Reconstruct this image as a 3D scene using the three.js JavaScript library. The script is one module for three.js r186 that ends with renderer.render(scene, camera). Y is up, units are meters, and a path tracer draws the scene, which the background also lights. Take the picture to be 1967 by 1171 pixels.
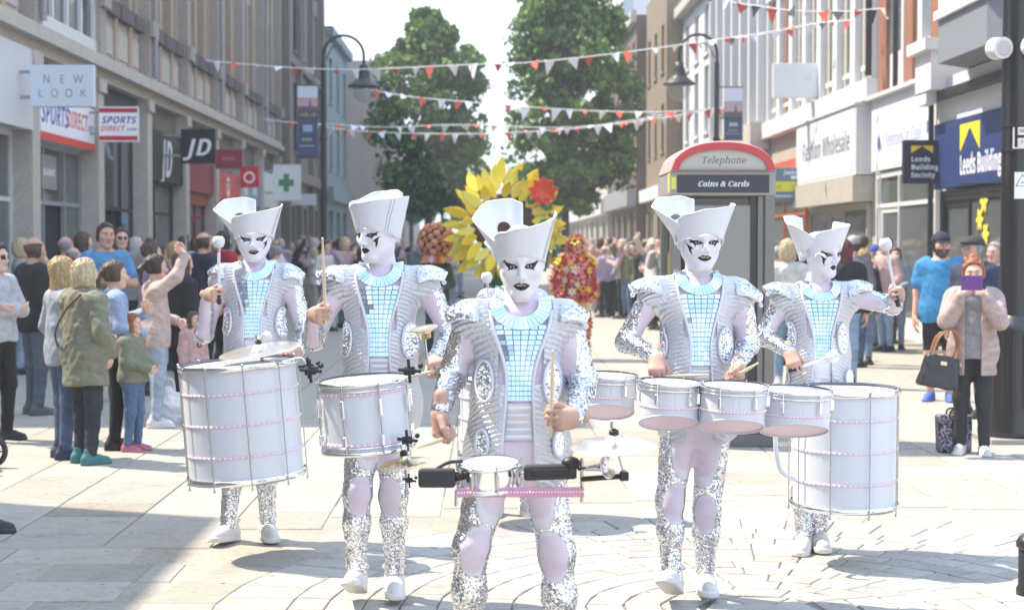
import * as THREE from 'three';
import { mergeGeometries } from 'three/addons/utils/BufferGeometryUtils.js';
import { RoundedBoxGeometry } from 'three/addons/geometries/RoundedBoxGeometry.js';
import { ImprovedNoise } from 'three/addons/math/ImprovedNoise.js';

// ---------- camera ----------
const IW = 1967, IH = 1171, F = 3200, CAM_H = 1.65;      // photograph size and focal length in photograph pixels
const scene = new THREE.Scene();
const camera = new THREE.PerspectiveCamera(2 * Math.atan(IH / 2 / F) * 180 / Math.PI, IW / IH, 0.3, 900);
camera.position.set(0, CAM_H, 0);
camera.rotation.order = 'YXZ';
camera.rotation.y = -Math.atan(48.5 / F);
camera.rotation.x = -Math.atan(115.5 / F);
camera.updateMatrixWorld(true);
camera.focus = 7.6; camera.userData.fStop = 3.7;
const renderer = new THREE.WebGLRenderer({ antialias: true });
renderer.toneMapping = THREE.LinearToneMapping;
renderer.toneMappingExposure = 2.0;
renderer.shadowMap.enabled = true;

// ---------- sky and sun ----------
const SUN = new THREE.Vector3(-0.93 * Math.cos(0.99), Math.sin(0.99), -0.37 * Math.cos(0.99)).normalize();
{
  const w = 512, h = 256, a = new Float32Array(w * h * 4), N = new ImprovedNoise();
  const fbm = (x, y, z) => { let s = 0, k = 0.5; for (let o = 0; o < 5; o++) { s += k * N.noise(x, y, z); x *= 2.03; y *= 2.03; z *= 2.03; k *= 0.5; } return s; };
  for (let j = 0; j < h; j++) for (let i = 0; i < w; i++) {
    const el = ((j + 0.5) / h - 0.5) * Math.PI, az = (i + 0.5) / w * 2 * Math.PI;
    const x = Math.cos(el) * Math.cos(az), y = Math.sin(el), z = Math.cos(el) * Math.sin(az);
    const t = Math.pow(Math.max(0, y), 0.5);
    let r = 0.86 - 0.50 * t, g = 0.93 - 0.33 * t, b = 1.04 - 0.02 * t;
    const q = 1.6 / (Math.max(y, 0) + 0.25), c = THREE.MathUtils.smoothstep(fbm(x * q + 3, z * q + 1, 4.2) + 0.10, 0.0, 0.42) * 0.8;
    r += (1.02 - r) * c; g += (1.05 - g) * c; b += (1.10 - b) * c;
    if (y < 0) { r = 0.55; g = 0.53; b = 0.5; }
    a.set([r, g, b, 1], (j * w + i) * 4);
  }
  const tex = new THREE.DataTexture(a, w, h, THREE.RGBAFormat, THREE.FloatType);
  tex.mapping = THREE.EquirectangularReflectionMapping; tex.magFilter = THREE.LinearFilter; tex.needsUpdate = true;
  scene.background = tex; scene.environment = tex;
}
const sun = new THREE.DirectionalLight(0xfff1dc, 4.4);
sun.position.copy(SUN).multiplyScalar(80).add(new THREE.Vector3(0, 0, -25));
sun.target.position.set(0, 0, -25); sun.castShadow = true; sun.shadow.mapSize.set(4096, 4096);
Object.assign(sun.shadow.camera, { left: -40, right: 40, top: 40, bottom: -40, near: 1, far: 200 });
scene.add(sun, sun.target);

// ---------- helpers ----------
function rng(seed) { let s = seed >>> 0; return () => { s = (s + 0x6D2B79F5) | 0; let t = Math.imul(s ^ (s >>> 15), 1 | s); t = (t + Math.imul(t ^ (t >>> 7), 61 | t)) ^ t; return ((t ^ (t >>> 14)) >>> 0) / 4294967296; }; }
const R0 = rng(7), NZ = new ImprovedNoise();
const V = (x, y, z) => new THREE.Vector3(x, y, z);
const lerp = (a, b, t) => a + (b - a) * t, clamp = (x, a, b) => Math.min(b, Math.max(a, x));
const sstep = (a, b, x) => { const t = clamp((x - a) / (b - a), 0, 1); return t * t * (3 - 2 * t); };
// a photograph pixel gives a direction; the distance d along the street comes from what the thing stands on
function W(px, py, d) {
  const v = V((px - IW / 2) / F, -(py - IH / 2) / F, -1).applyQuaternion(camera.quaternion);
  return v.multiplyScalar(-d / v.z).add(camera.position);
}
function ground(px, py) {
  const v = V((px - IW / 2) / F, -(py - IH / 2) / F, -1).applyQuaternion(camera.quaternion);
  return v.multiplyScalar(-CAM_H / v.y).add(camera.position);
}
const names = {};
const numbered = n => { const k = names[n] = (names[n] ?? -1) + 1; return k ? n + '_' + String(k).padStart(3, '0') : n; };
function shade(o) { o.castShadow = o.receiveShadow = true; return o; }
function tag(o, label, category, group, kind) {
  if (label) o.userData.label = label;
  if (category) o.userData.category = category;
  if (group) o.userData.group = group;
  if (kind) o.userData.kind = kind;
  return o;
}
function thing(name, label, category, pos = [0, 0, 0], group, yaw = 0) {
  const o = new THREE.Group(); o.name = numbered(name); o.position.set(...(pos.isVector3 ? pos.toArray() : pos)); o.rotation.y = yaw;
  tag(o, label, category, group); scene.add(o); return o;
}
function structure(name) { const o = new THREE.Group(); o.name = name; o.userData.kind = 'structure'; scene.add(o); return o; }
function part(name, geo, mat, parent, label) {
  const m = shade(new THREE.Mesh(Array.isArray(geo) ? merge(geo) : geo, mat)); m.name = name; if (label) m.userData.label = label; parent.add(m); return m;
}
function merge(list) {
  const idx = list.map(g => g.index ? g.toNonIndexed() : g), keep = ['position', 'normal', 'uv'];
  for (const g of idx) { for (const k of Object.keys(g.attributes)) if (!keep.includes(k)) g.deleteAttribute(k); if (!g.attributes.uv) g.setAttribute('uv', new THREE.BufferAttribute(new Float32Array(g.attributes.position.count * 2), 2)); }
  return idx.length === 1 ? idx[0] : mergeGeometries(idx);
}
function col(c) { return Array.isArray(c) ? new THREE.Color().setRGB(...c) : new THREE.Color(c); }
function std(c, rough = 0.7, o = {}) { return new THREE.MeshStandardMaterial({ color: col(c), roughness: rough, metalness: 0, side: THREE.DoubleSide, ...o }); }
function phys(c, rough = 0.7, o = {}) { return new THREE.MeshPhysicalMaterial({ color: col(c), roughness: rough, side: THREE.DoubleSide, ...o }); }
// axis-aligned box from two corners, uv in metres
function bx(x0, y0, z0, x1, y1, z1) {
  const w = Math.abs(x1 - x0), h = Math.abs(y1 - y0), d = Math.abs(z1 - z0), g = new THREE.BoxGeometry(w, h, d), p = g.attributes.position, n = g.attributes.normal, uv = g.attributes.uv;
  g.translate((x0 + x1) / 2, (y0 + y1) / 2, (z0 + z1) / 2);
  for (let i = 0; i < p.count; i++) { const X = p.getX(i), Y = p.getY(i), Z = p.getZ(i); if (Math.abs(n.getX(i)) > .5) uv.setXY(i, Z, Y); else if (Math.abs(n.getY(i)) > .5) uv.setXY(i, X, Z); else uv.setXY(i, X, Y); }
  return g;
}
function rb(w, h, d, r, x = 0, y = 0, z = 0, seg = 2) { return new RoundedBoxGeometry(w, h, d, seg, r).translate(x, y, z); }
function tube(pts, r, seg = 8, n, closed = false) {
  const c = new THREE.CatmullRomCurve3(pts.map(p => p.isVector3 ? p : V(...p)), closed, 'centripetal');
  return new THREE.TubeGeometry(c, n || Math.max(2, pts.length * 4), r, seg, closed);
}
function rod(a, b, r0, r1 = r0, seg = 10) {
  a = a.isVector3 ? a : V(...a); b = b.isVector3 ? b : V(...b);
  const d = b.clone().sub(a), g = new THREE.CylinderGeometry(r1, r0, d.length(), seg);
  g.translate(0, d.length() / 2, 0); g.applyQuaternion(new THREE.Quaternion().setFromUnitVectors(V(0, 1, 0), d.normalize())); return g.translate(a.x, a.y, a.z);
}
const ball = (r, x, y, z, sx = 1, sy = 1, sz = 1, n = 14) => new THREE.SphereGeometry(r, n, Math.ceil(n * .7)).scale(sx, sy, sz).translate(x, y, z);
const lathe = (pts, seg = 28) => new THREE.LatheGeometry(pts.map(p => new THREE.Vector2(...p)), seg);

// ---------- computed textures: grain only ----------
function noiseTex(size, fn, srgb = true) {
  const a = new Uint8Array(size * size * 4);
  for (let j = 0; j < size; j++) for (let i = 0; i < size; i++) { const c = fn(i / size, j / size, i, j), k = (j * size + i) * 4; if (Array.isArray(c)) { a[k] = c[0]; a[k + 1] = c[1]; a[k + 2] = c[2]; } else a[k] = a[k + 1] = a[k + 2] = clamp(c, 0, 255); a[k + 3] = 255; }
  const t = new THREE.DataTexture(a, size, size); t.wrapS = t.wrapT = THREE.RepeatWrapping; t.magFilter = THREE.LinearFilter; t.minFilter = THREE.LinearMipmapLinearFilter; t.generateMipmaps = true;
  if (srgb) t.colorSpace = THREE.SRGBColorSpace; t.needsUpdate = true; return t;
}
const per = (u, v, f, z = 0) => { // tiling noise
  const a = 2 * Math.PI * u, b = 2 * Math.PI * v, s = f / 6.283; return NZ.noise(Math.cos(a) * s + 9 + z, Math.sin(a) * s + Math.cos(b) * s, Math.sin(b) * s + 5); };
const TX = {};
{
  const r = rng(11);
  TX.stone = noiseTex(512, (u, v) => 214 + 8 * per(u, v, 8) + 9 * per(u, v, 26, 3) + 14 * per(u, v, 70, 7) + (r() - .5) * 34 - (r() < .012 ? 60 : 0));
  TX.slab = noiseTex(512, (u, v) => { const st = Math.max(0, per(u, v, 14, 11) - .2) * 24; const k = 222 + 6 * per(u, v, 6, 2) + 10 * per(u, v, 34, 5) + (r() - .5) * 30 - st - (r() < .006 ? 50 : 0); return [clamp(k, 0, 255), clamp(k - 2, 0, 255), clamp(k - 7, 0, 255)]; });
  { // chewing gum and trodden spots on the slabs
    const a = TX.slab.image.data, S = 512; for (let k = 0; k < 34; k++) { const cx = r() * S, cy = r() * S, R = k < 22 ? 3 + r() * 5 : 10 + r() * 26, f = k < 22 ? .74 + .14 * r() : .965; for (let j = -R | 0; j <= R; j++) for (let i = -R | 0; i <= R; i++) { const q = Math.hypot(i, j) / R + .35 * NZ.noise(i * .17 + k, j * .17, 3.3); if (q > 1) continue; const o = (((cy + j + S) % S | 0) * S + ((cx + i + S) % S | 0)) * 4; for (let c = 0; c < 3; c++) a[o + c] *= f; } }
  }
  TX.hair = noiseTex(256, (u, v) => 170 + 70 * per(u, v * .0, 90, 1) + 45 * per(u, v, 30, 6) + (r() - .5) * 30);
  TX.bump = noiseTex(256, (u, v) => 128 + 60 * per(u, v, 12) + 50 * per(u, v, 40, 2) + (r() - .5) * 50, false);
  TX.cloth = noiseTex(256, (u, v, i, j) => 200 + ((i + j) % 4 < 2 ? 14 : -8) + (r() - .5) * 30 + 22 * per(u, v, 10, 9));
}
function rep(t, x, y = x) { const c = t.clone(); c.repeat.set(x, y); c.needsUpdate = true; return c; }
TX.stone1 = rep(TX.stone, .5); TX.bump2 = rep(TX.bump, 1.2);
function canvasTex(w, h, draw) { const c = document.createElement('canvas'); c.width = w; c.height = h; const x = c.getContext('2d'); draw(x, w, h); const t = new THREE.CanvasTexture(c); t.colorSpace = THREE.SRGBColorSpace; t.magFilter = THREE.LinearFilter; return t; }
// a flat printed face of width w and height h, facing +z (turned by yaw)
function printed(w, h, pw, draw, rough = .45) { return { geo: new THREE.PlaneGeometry(w, h), mat: std(0xffffff, rough, { map: canvasTex(pw, Math.round(pw * h / w), draw) }) }; }
function fitText(x, s, cx, cy, maxW, font, px) { let k = px; do { x.font = font.replace('$', k); k -= 1; } while (x.measureText(s).width > maxW && k > 6); x.textAlign = 'center'; x.textBaseline = 'middle'; x.fillText(s, cx, cy); }

// ---------- signed distance meshing (naive surface nets) ----------
function sdfMesh(f, lo, hi, h) {
  const nx = Math.ceil((hi[0] - lo[0]) / h) + 2, ny = Math.ceil((hi[1] - lo[1]) / h) + 2, nz = Math.ceil((hi[2] - lo[2]) / h) + 2, sx = 1, sy = nx, sz = nx * ny;
  const val = new Float32Array(nx * ny * nz), B = 6, rad = h * (B + 1) * .87 * 1.25;
  for (let k0 = 0; k0 < nz; k0 += B) for (let j0 = 0; j0 < ny; j0 += B) for (let i0 = 0; i0 < nx; i0 += B) {
    const k1 = Math.min(nz, k0 + B), j1 = Math.min(ny, j0 + B), i1 = Math.min(nx, i0 + B);
    const c = f(lo[0] + h * (i0 + i1 - 1) / 2, lo[1] + h * (j0 + j1 - 1) / 2, lo[2] + h * (k0 + k1 - 1) / 2), far = Math.abs(c) > rad;
    for (let k = k0; k < k1; k++) for (let j = j0; j < j1; j++) for (let i = i0; i < i1; i++) val[i + j * sy + k * sz] = far ? c : f(lo[0] + h * i, lo[1] + h * j, lo[2] + h * k);
  }
  const vid = new Int32Array(nx * ny * nz).fill(-1), pos = [], idx = [];
  const E = [[0, 1], [2, 3], [4, 5], [6, 7], [0, 2], [1, 3], [4, 6], [5, 7], [0, 4], [1, 5], [2, 6], [3, 7]], off = [0, sx, sy, sx + sy, sz, sx + sz, sy + sz, sx + sy + sz];
  for (let k = 0; k < nz - 1; k++) for (let j = 0; j < ny - 1; j++) for (let i = 0; i < nx - 1; i++) {
    const b = i + j * sy + k * sz; let m = 0; for (let c = 0; c < 8; c++) if (val[b + off[c]] < 0) m |= 1 << c;
    if (m === 0 || m === 255) continue;
    let x = 0, y = 0, z = 0, n = 0;
    for (const [p, q] of E) { const a = val[b + off[p]], d = val[b + off[q]]; if ((a < 0) === (d < 0)) continue; const t = a / (a - d); x += (p & 1) + t * ((q & 1) - (p & 1)); y += ((p >> 1) & 1) + t * (((q >> 1) & 1) - ((p >> 1) & 1)); z += (p >> 2) + t * ((q >> 2) - (p >> 2)); n++; }
    vid[b] = pos.length / 3; pos.push(lo[0] + h * (i + x / n), lo[1] + h * (j + y / n), lo[2] + h * (k + z / n));
  }
  const quad = (a, b, c, d, flip) => flip ? idx.push(a, c, b, b, c, d) : idx.push(a, b, c, b, d, c);
  for (let k = 1; k < nz - 1; k++) for (let j = 1; j < ny - 1; j++) for (let i = 1; i < nx - 1; i++) {
    const b = i + j * sy + k * sz, s = val[b] < 0;
    if (s !== val[b + sx] < 0) quad(vid[b - sy - sz], vid[b - sz], vid[b - sy], vid[b], !s);
    if (s !== val[b + sy] < 0) quad(vid[b - sx - sz], vid[b - sz], vid[b - sx], vid[b], s);
    if (s !== val[b + sz] < 0) quad(vid[b - sx - sy], vid[b - sy], vid[b - sx], vid[b], !s);
  }
  const g = new THREE.BufferGeometry(); g.setAttribute('position', new THREE.Float32BufferAttribute(pos, 3)); g.setIndex(idx); g.computeVertexNormals(); return g;
}
const smin = (a, b, k) => { const h = Math.max(k - Math.abs(a - b), 0) / k; return Math.min(a, b) - h * h * k * .25; };
const smax = (a, b, k) => -smin(-a, -b, k);
// bones: [a, b, ra, rb, flat (front-back squash, 1 = round), k]
function boneSet(list) {
  const n = list.length, D = new Float64Array(n * 12);
  list.forEach(([a, b, ra, rb, fl = 1, k = .05], i) => { const ab = b.clone().sub(a); D.set([a.x, a.y, a.z, ab.x, ab.y, ab.z, 1 / Math.max(1e-9, ab.lengthSq()), ra, rb, fl, k, 0], i * 12); });
  const one = (i, x, y, z) => {
    const o = i * 12, px = x - D[o], py = y - D[o + 1], pz = z - D[o + 2]; let t = (px * D[o + 3] + py * D[o + 4] + pz * D[o + 5]) * D[o + 6]; t = t < 0 ? 0 : t > 1 ? 1 : t;
    const qx = px - t * D[o + 3], qy = py - t * D[o + 4], fl = D[o + 9]; let qz = pz - t * D[o + 5]; if (fl !== 1) qz /= fl;
    return (Math.sqrt(qx * qx + qy * qy + qz * qz) - (D[o + 7] + t * (D[o + 8] - D[o + 7]))) * (fl !== 1 ? .5 + .5 * fl : 1);
  };
  const f = (x, y, z) => { let d = one(0, x, y, z); for (let i = 1; i < n; i++) d = smin(d, one(i, x, y, z), D[i * 12 + 10]); return d; };
  f.one = one; f.n = n;
  const lo = [1e9, 1e9, 1e9], hi = [-1e9, -1e9, -1e9];
  for (const [a, b, ra, rb] of list) for (const [p, r] of [[a, ra], [b, rb]]) ['x', 'y', 'z'].forEach((c, i) => { lo[i] = Math.min(lo[i], p[c] - r - .03); hi[i] = Math.max(hi[i], p[c] + r + .03); });
  f.lo = lo; f.hi = hi; return f;
}
function paint(g, fn) { // linear vertex colours from position
  const p = g.attributes.position, c = new Float32Array(p.count * 3); for (let i = 0; i < p.count; i++) c.set(fn(p.getX(i), p.getY(i), p.getZ(i), i), i * 3);
  g.setAttribute('color', new THREE.BufferAttribute(c, 3)); return g;
}
function joinBody(list) { // position, normal, colour, indexed
  return mergeGeometries(list.map(g => { const q = g.clone(); for (const k of Object.keys(q.attributes)) if (!['position', 'normal', 'color'].includes(k)) q.deleteAttribute(k); if (!q.index) q.setIndex([...Array(q.attributes.position.count).keys()]); return q; }));
}
// ---------- ground and paving ----------
const gMat = std([.49, .47, .435], .9, { map: rep(TX.slab, .7) });
{
  const g = structure('ground'), p = new THREE.PlaneGeometry(700, 700).rotateX(-Math.PI / 2), uv = p.attributes.uv; for (let i = 0; i < uv.count; i++) uv.setXY(i, uv.getX(i) * 700, uv.getY(i) * 700);
  part('ground_sheet', p.translate(0, -.03, -150), gMat, g);
}
{
  const pv = structure('pavement'), r = rng(3);
  part('joint_bed', bx(-12, -.028, -34, 12, -.009, -5), std([.20, .19, .17], .95), pv);
  // a slab: four ground corners, top face inset by a chamfer
  const prism = (c, y = 0, ch = .006) => {
    const cx = c.reduce((s, p) => s + p[0], 0) / 4, cz = c.reduce((s, p) => s + p[1], 0) / 4, pos = [], uv = [];
    const ring = (k, h) => c.map(([x, z]) => { const l = Math.hypot(x - cx, z - cz); return V(x + (cx - x) / l * k, h, z + (cz - z) / l * k); });
    const A = ring(0, -.02), B = ring(0, y - .004), T = ring(ch * 1.4, y), o = [r() * 9, r() * 9];
    const tri = (...v) => v.forEach(q => { pos.push(q.x, q.y, q.z); uv.push(q.x + o[0], q.z + o[1]); });
    tri(T[0], T[1], T[2]); tri(T[0], T[2], T[3]); for (let i = 0; i < 4; i++) { const n = (i + 1) % 4; tri(A[i], A[n], B[i]); tri(B[i], A[n], B[n]); tri(B[i], B[n], T[i]); tri(T[i], B[n], T[n]); }
    const g = new THREE.BufferGeometry(); g.setAttribute('position', new THREE.Float32BufferAttribute(pos, 3)); g.setAttribute('uv', new THREE.Float32BufferAttribute(uv, 2)); g.computeVertexNormals(); return g;
  };
  const tone = (c) => [.88, .96, 1.0, 1.05, 1.1].map(k => std(c.map(v => v * k), .88, { map: TX.slab, bumpMap: TX.bump2, bumpScale: .0012 }));
  const cream = tone([.49, .465, .42]), pale = tone([.50, .49, .475]), tan = tone([.44, .39, .335]), pick = L => L[Math.floor(r() * L.length)];
  const far = [], farMats = [];
  const C0 = [1.25, -7.5], RO = 2.50, RI = 2.16, inRing = (x, z, R) => Math.hypot(x - C0[0], z - C0[1]) < R;
  let n = 0;
  const clear = (a, b, p, q) => !inRing(clamp(C0[0], a, b), clamp(C0[1], q, p), RO + .345); // flags stop short of the circle
  const put = (c, mats, name) => {
    const z = c.reduce((s, p) => s + p[1], 0) / 4, x = c.reduce((s, p) => s + p[0], 0) / 4, vis = Math.abs(x + .0 - z * -.015) < -z * .33 && z < -7.1;
    const g = prism(c, (r() - .5) * .003, .005); if (vis && z > -15.5) { part(name, g, pick(mats), pv); n++; } else far.push(g);
  };
  // flags: lines run down the street, cross joints staggered by lane
  const lanes = [-12, -11.2]; { let x = -11.2; while (x < 12) { x += [.62, .55, .68, .60][Math.floor(r() * 4)]; lanes.push(x); } }
  for (let l = 0; l + 1 < lanes.length; l++) {
    let z = -9.05; const x0 = lanes[l], x1 = lanes[l + 1], xc = (x0 + x1) / 2, strip = xc > .45 && xc < 1.1;
    while (z > -33.5) {
      const dz = [.45, .60, .52, .75, .9][Math.floor(r() * 5)], z1 = z - dz, j = .0045, zc = (z + z1) / 2;
      if (clear(x0, x1, z, z1)) put([[x0 + j, z - j], [x1 - j, z - j], [x1 - j, z1 + j], [x0 + j, z1 + j]], strip ? (l % 2 ? pale : tan) : r() < .06 ? tan : cream, 'paving_slab');
      z = z1;
    }
  }
  // nearer the camera the flags lie in rows across the street, with a patch of narrow setts
  for (let z = -5.0; z > -9.04;) {
    const z1 = Math.max(-9.05, z - .45), zc = (z + z1) / 2, j = .0055; let x = -12 - r() * .6;
    while (x < 12) { const nar = zc > -8.5 && x > -1.75 && x < -.1, xe = x + (nar ? .165 + .02 * r() : .44 + .3 * r()), xc = (x + xe) / 2; if (clear(x, xe, z, z1)) put([[x + j, z - j], [xe - j, z - j], [xe - j, z1 + j], [x + j, z1 + j]], nar ? pale : r() < .08 ? tan : cream, nar ? 'sett' : 'paving_slab'); x = xe; }
    z = z1;
  }
  // cut flags round the circle, the pale ring, then rings of small setts inside
  const ringRow = (r0, r1, len, mats, name, start = 0) => { const m = Math.round(2 * Math.PI * (r0 + r1) / 2 / len), j = .0045 / ((r0 + r1) / 2); for (let i = 0; i < m; i++) { const a = (i + start) / m * 2 * Math.PI + j, b = (i + 1 + start) / m * 2 * Math.PI - j, P = (R, t) => [C0[0] + R * Math.sin(t), C0[1] - R * Math.cos(t)]; if (Math.cos((a + b) / 2) < -.35) continue; put([P(r0 + .004, a), P(r0 + .004, b), P(r1 - .004, b), P(r1 - .004, a)].reverse(), mats, name); } };
  ringRow(RO, RO + .34, .46, cream, 'paving_slab', .3); ringRow(RI, RO, .26, pale, 'sett');
  for (let k = 0, R = RI; R > .2; k++) { const h = .17; ringRow(R - h, R, .235, pale, 'sett', r()); R -= h; }
  part('circle_edging', new THREE.RingGeometry(RO - .02, RO + 1.25, 64).rotateX(-Math.PI / 2).translate(C0[0], -.006, C0[1]), cream[1], pv);
  part('centre_stone', lathe([[.115, -.02], [.115, -.004], [.11, 0], [0, 0]], 20).translate(C0[0], 0, C0[1]), pale[2], pv);
  const fm = part('distant_slabs', merge(far), cream[2], pv); fm.userData.kind = 'stuff';
  const sheetFar = bx(-12, -.028, -220, 12, -.002, -33.6); part('street_surface', sheetFar, std([.49, .47, .435], .9, { map: rep(TX.slab, .8) }), pv);
  console.log('slabs', n);
}
// ---------- buildings ----------
const SB = { // surfaces
  pale: std([.70, .655, .58], .9, { map: TX.stone1 }), grey: std([.52, .475, .425], .9, { map: TX.stone1 }), tanS: std([.60, .48, .36], .9, { map: TX.stone1 }), dirty: std([.30, .262, .215], .92, { map: TX.stone1 }), dark: std([.115, .095, .10], .85), white: std([.63, .63, .64], .7), cream: std([.62, .58, .50], .8, { map: TX.stone1 }),
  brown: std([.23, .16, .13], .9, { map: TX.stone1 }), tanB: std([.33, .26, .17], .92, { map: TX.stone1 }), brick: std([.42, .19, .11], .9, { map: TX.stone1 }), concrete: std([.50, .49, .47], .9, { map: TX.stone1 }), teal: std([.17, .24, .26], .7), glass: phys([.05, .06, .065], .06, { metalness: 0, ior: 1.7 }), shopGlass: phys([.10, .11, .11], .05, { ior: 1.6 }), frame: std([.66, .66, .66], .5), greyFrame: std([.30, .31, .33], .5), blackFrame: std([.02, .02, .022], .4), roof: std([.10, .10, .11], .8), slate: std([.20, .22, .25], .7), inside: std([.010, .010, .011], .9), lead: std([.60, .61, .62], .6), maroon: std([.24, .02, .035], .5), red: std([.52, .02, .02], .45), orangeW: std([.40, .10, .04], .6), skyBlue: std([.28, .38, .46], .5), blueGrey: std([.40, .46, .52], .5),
};
// a block beside the street: its street face lies in the plane x = X and looks along dir (+1: towards +x)
function facadeHouse(o) {
  const { X, dir, d0, d1, H, depth = 7, t = .3 } = o, g = thing('building', o.label, 'building', [X, 0, -(d0 + d1) / 2], o.group || 'buildings along the shopping street');
  const L = (d1 - d0), z = u => L / 2 - u, wall = [], x0 = -dir * t; // u runs away from the camera
  const B = (u0, u1, y0, y1, a, b) => bx(dir * a, y0, z(u0), dir * b, y1, z(u1)); // a, b: how far before the face
  part('core', bx(x0, 0, L / 2, -dir * depth, H, -L / 2), o.sideMat || o.mat, g);
  let y = o.base || 0;
  for (const s of o.rows || []) {
    if (s.y0 > y) wall.push(B(0, L, y, s.y0, -t, 0));
    const n = s.n, w = s.w, gap = (L - n * w) / n; let u = 0;
    for (let i = 0; i < n; i++) {
      const a = i * (w + gap) + gap / 2; wall.push(B(u, a, s.y0, s.y1, -t, 0)); u = a + w; const h = s.y1 - s.y0;
      const f = .05, fr = part('window', [B(a, a + w, s.y0, s.y0 + f, -.2, -.13), B(a, a + w, s.y1 - f, s.y1, -.2, -.13), B(a, a + f, s.y0 + f, s.y1 - f, -.2, -.13), B(a + w - f, a + w, s.y0 + f, s.y1 - f, -.2, -.13), ...(s.bar === false ? [] : [B(a + f, a + w - f, s.y0 + h * .55, s.y0 + h * .55 + f, -.2, -.14)]), ...(w > 1.4 ? [B(a + w / 2 - f / 2, a + w / 2 + f / 2, s.y0 + f, s.y1 - f, -.2, -.135)] : [])], s.frame || SB.frame, g);
      part('pane', B(a + f, a + w - f, s.y0 + f, s.y1 - f, -.19, -.175), SB.glass, fr); if (s.sill !== false) part('sill', B(a - .08, a + w + .08, s.y0 - .10, s.y0, -.13, .07), s.sillMat || o.trim || o.mat, fr);
      if (s.lintel) part('lintel', B(a - .08, a + w + .08, s.y1, s.y1 + .2, .002, .06), s.lintel, fr);
    }
    wall.push(B(u, L, s.y0, s.y1, -t, 0)); y = s.y1;
  }
  if (y < H) wall.push(B(0, L, y, H, -t, 0));
  part('wall', wall, o.mat, g);
  for (const [y0, y1, p, m, name] of o.bands || []) part(name || 'cornice', B(-.03, L + .03, y0, y1, .003, p), m || o.trim || o.mat, g);
  for (const [u0, u1, y0, y1, p, m, name] of o.bits || []) part(name || 'pier', B(u0, u1, y0, y1, .004, p), m || o.mat, g);
  g.userData.B = B; g.userData.z = z; return g;
}
// flat print on a street face
function onFace(g, dir, u0, u1, y0, y1, p, pw, draw, name = 'sign_print') { const w = u1 - u0, h = y1 - y0, q = printed(w, h, pw, draw), m = part(name, q.geo, q.mat, g); m.rotation.y = dir * Math.PI / 2; m.position.set(dir * p, (y0 + y1) / 2, g.userData.z((u0 + u1) / 2)); return m; }
// shopfront pieces on a face: stall riser, glass, frame, door
function shopfront(B, g, u0, u1, top, o = {}) {
  const fm = o.frame || SB.greyFrame, back = -(o.recess ?? .28), n = o.n || 3;
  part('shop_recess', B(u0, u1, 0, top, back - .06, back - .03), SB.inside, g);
  const dw = o.door ?? 1.4, dpos = o.doorAt ?? .5, du0 = lerp(u0, u1 - dw, dpos), du1 = du0 + dw;
  const win = part('shop_window', [B(u0, u0 + .07, 0, top, back, back + .09), B(u1 - .07, u1, 0, top, back, back + .09), B(u0 + .07, u1 - .07, top - .09, top, back, back + .09), B(du0 - .06, du0, 0, top - .09, back, back + .085), B(du1, du1 + .06, 0, top - .09, back, back + .085), B(u0 + .07, u1 - .07, 2.35, 2.42, back, back + .08)], fm, g);
  if (!o.noRiser) { part('stall_riser', B(u0 + .07, du0 - .06, 0, .35, back + .01, back + .07), o.riser || fm, g); part('stall_riser', B(du1 + .06, u1 - .07, 0, .35, back + .01, back + .07), o.riser || fm, g); }
  part('pane', B(u0 + .07, du0 - .06, .35, 2.35, back + .03, back + .045), SB.shopGlass, win); part('pane', B(du1 + .06, u1 - .07, .35, 2.35, back + .03, back + .045), SB.shopGlass, win); part('pane', B(u0 + .07, u1 - .07, 2.42, top - .09, back + .03, back + .045), SB.shopGlass, win);
  if (!o.openDoor) { const d = part('door', [B(du0, du0 + .08, 0, 2.35, back + .0, back + .05), B(du1 - .08, du1, 0, 2.35, back + .0, back + .05), B(du0 + .08, du1 - .08, 2.25, 2.35, back, back + .05), B(du0 + .08, du1 - .08, 0, .25, back, back + .05)], o.doorMat || fm, g); part('pane', B(du0 + .08, du1 - .08, .25, 2.25, back + .015, back + .03), SB.shopGlass, d); part('handle', B(du0 + .14, du0 + .17, .95, 1.35, back + .05, back + .09), SB.frame, d); }
}
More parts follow.
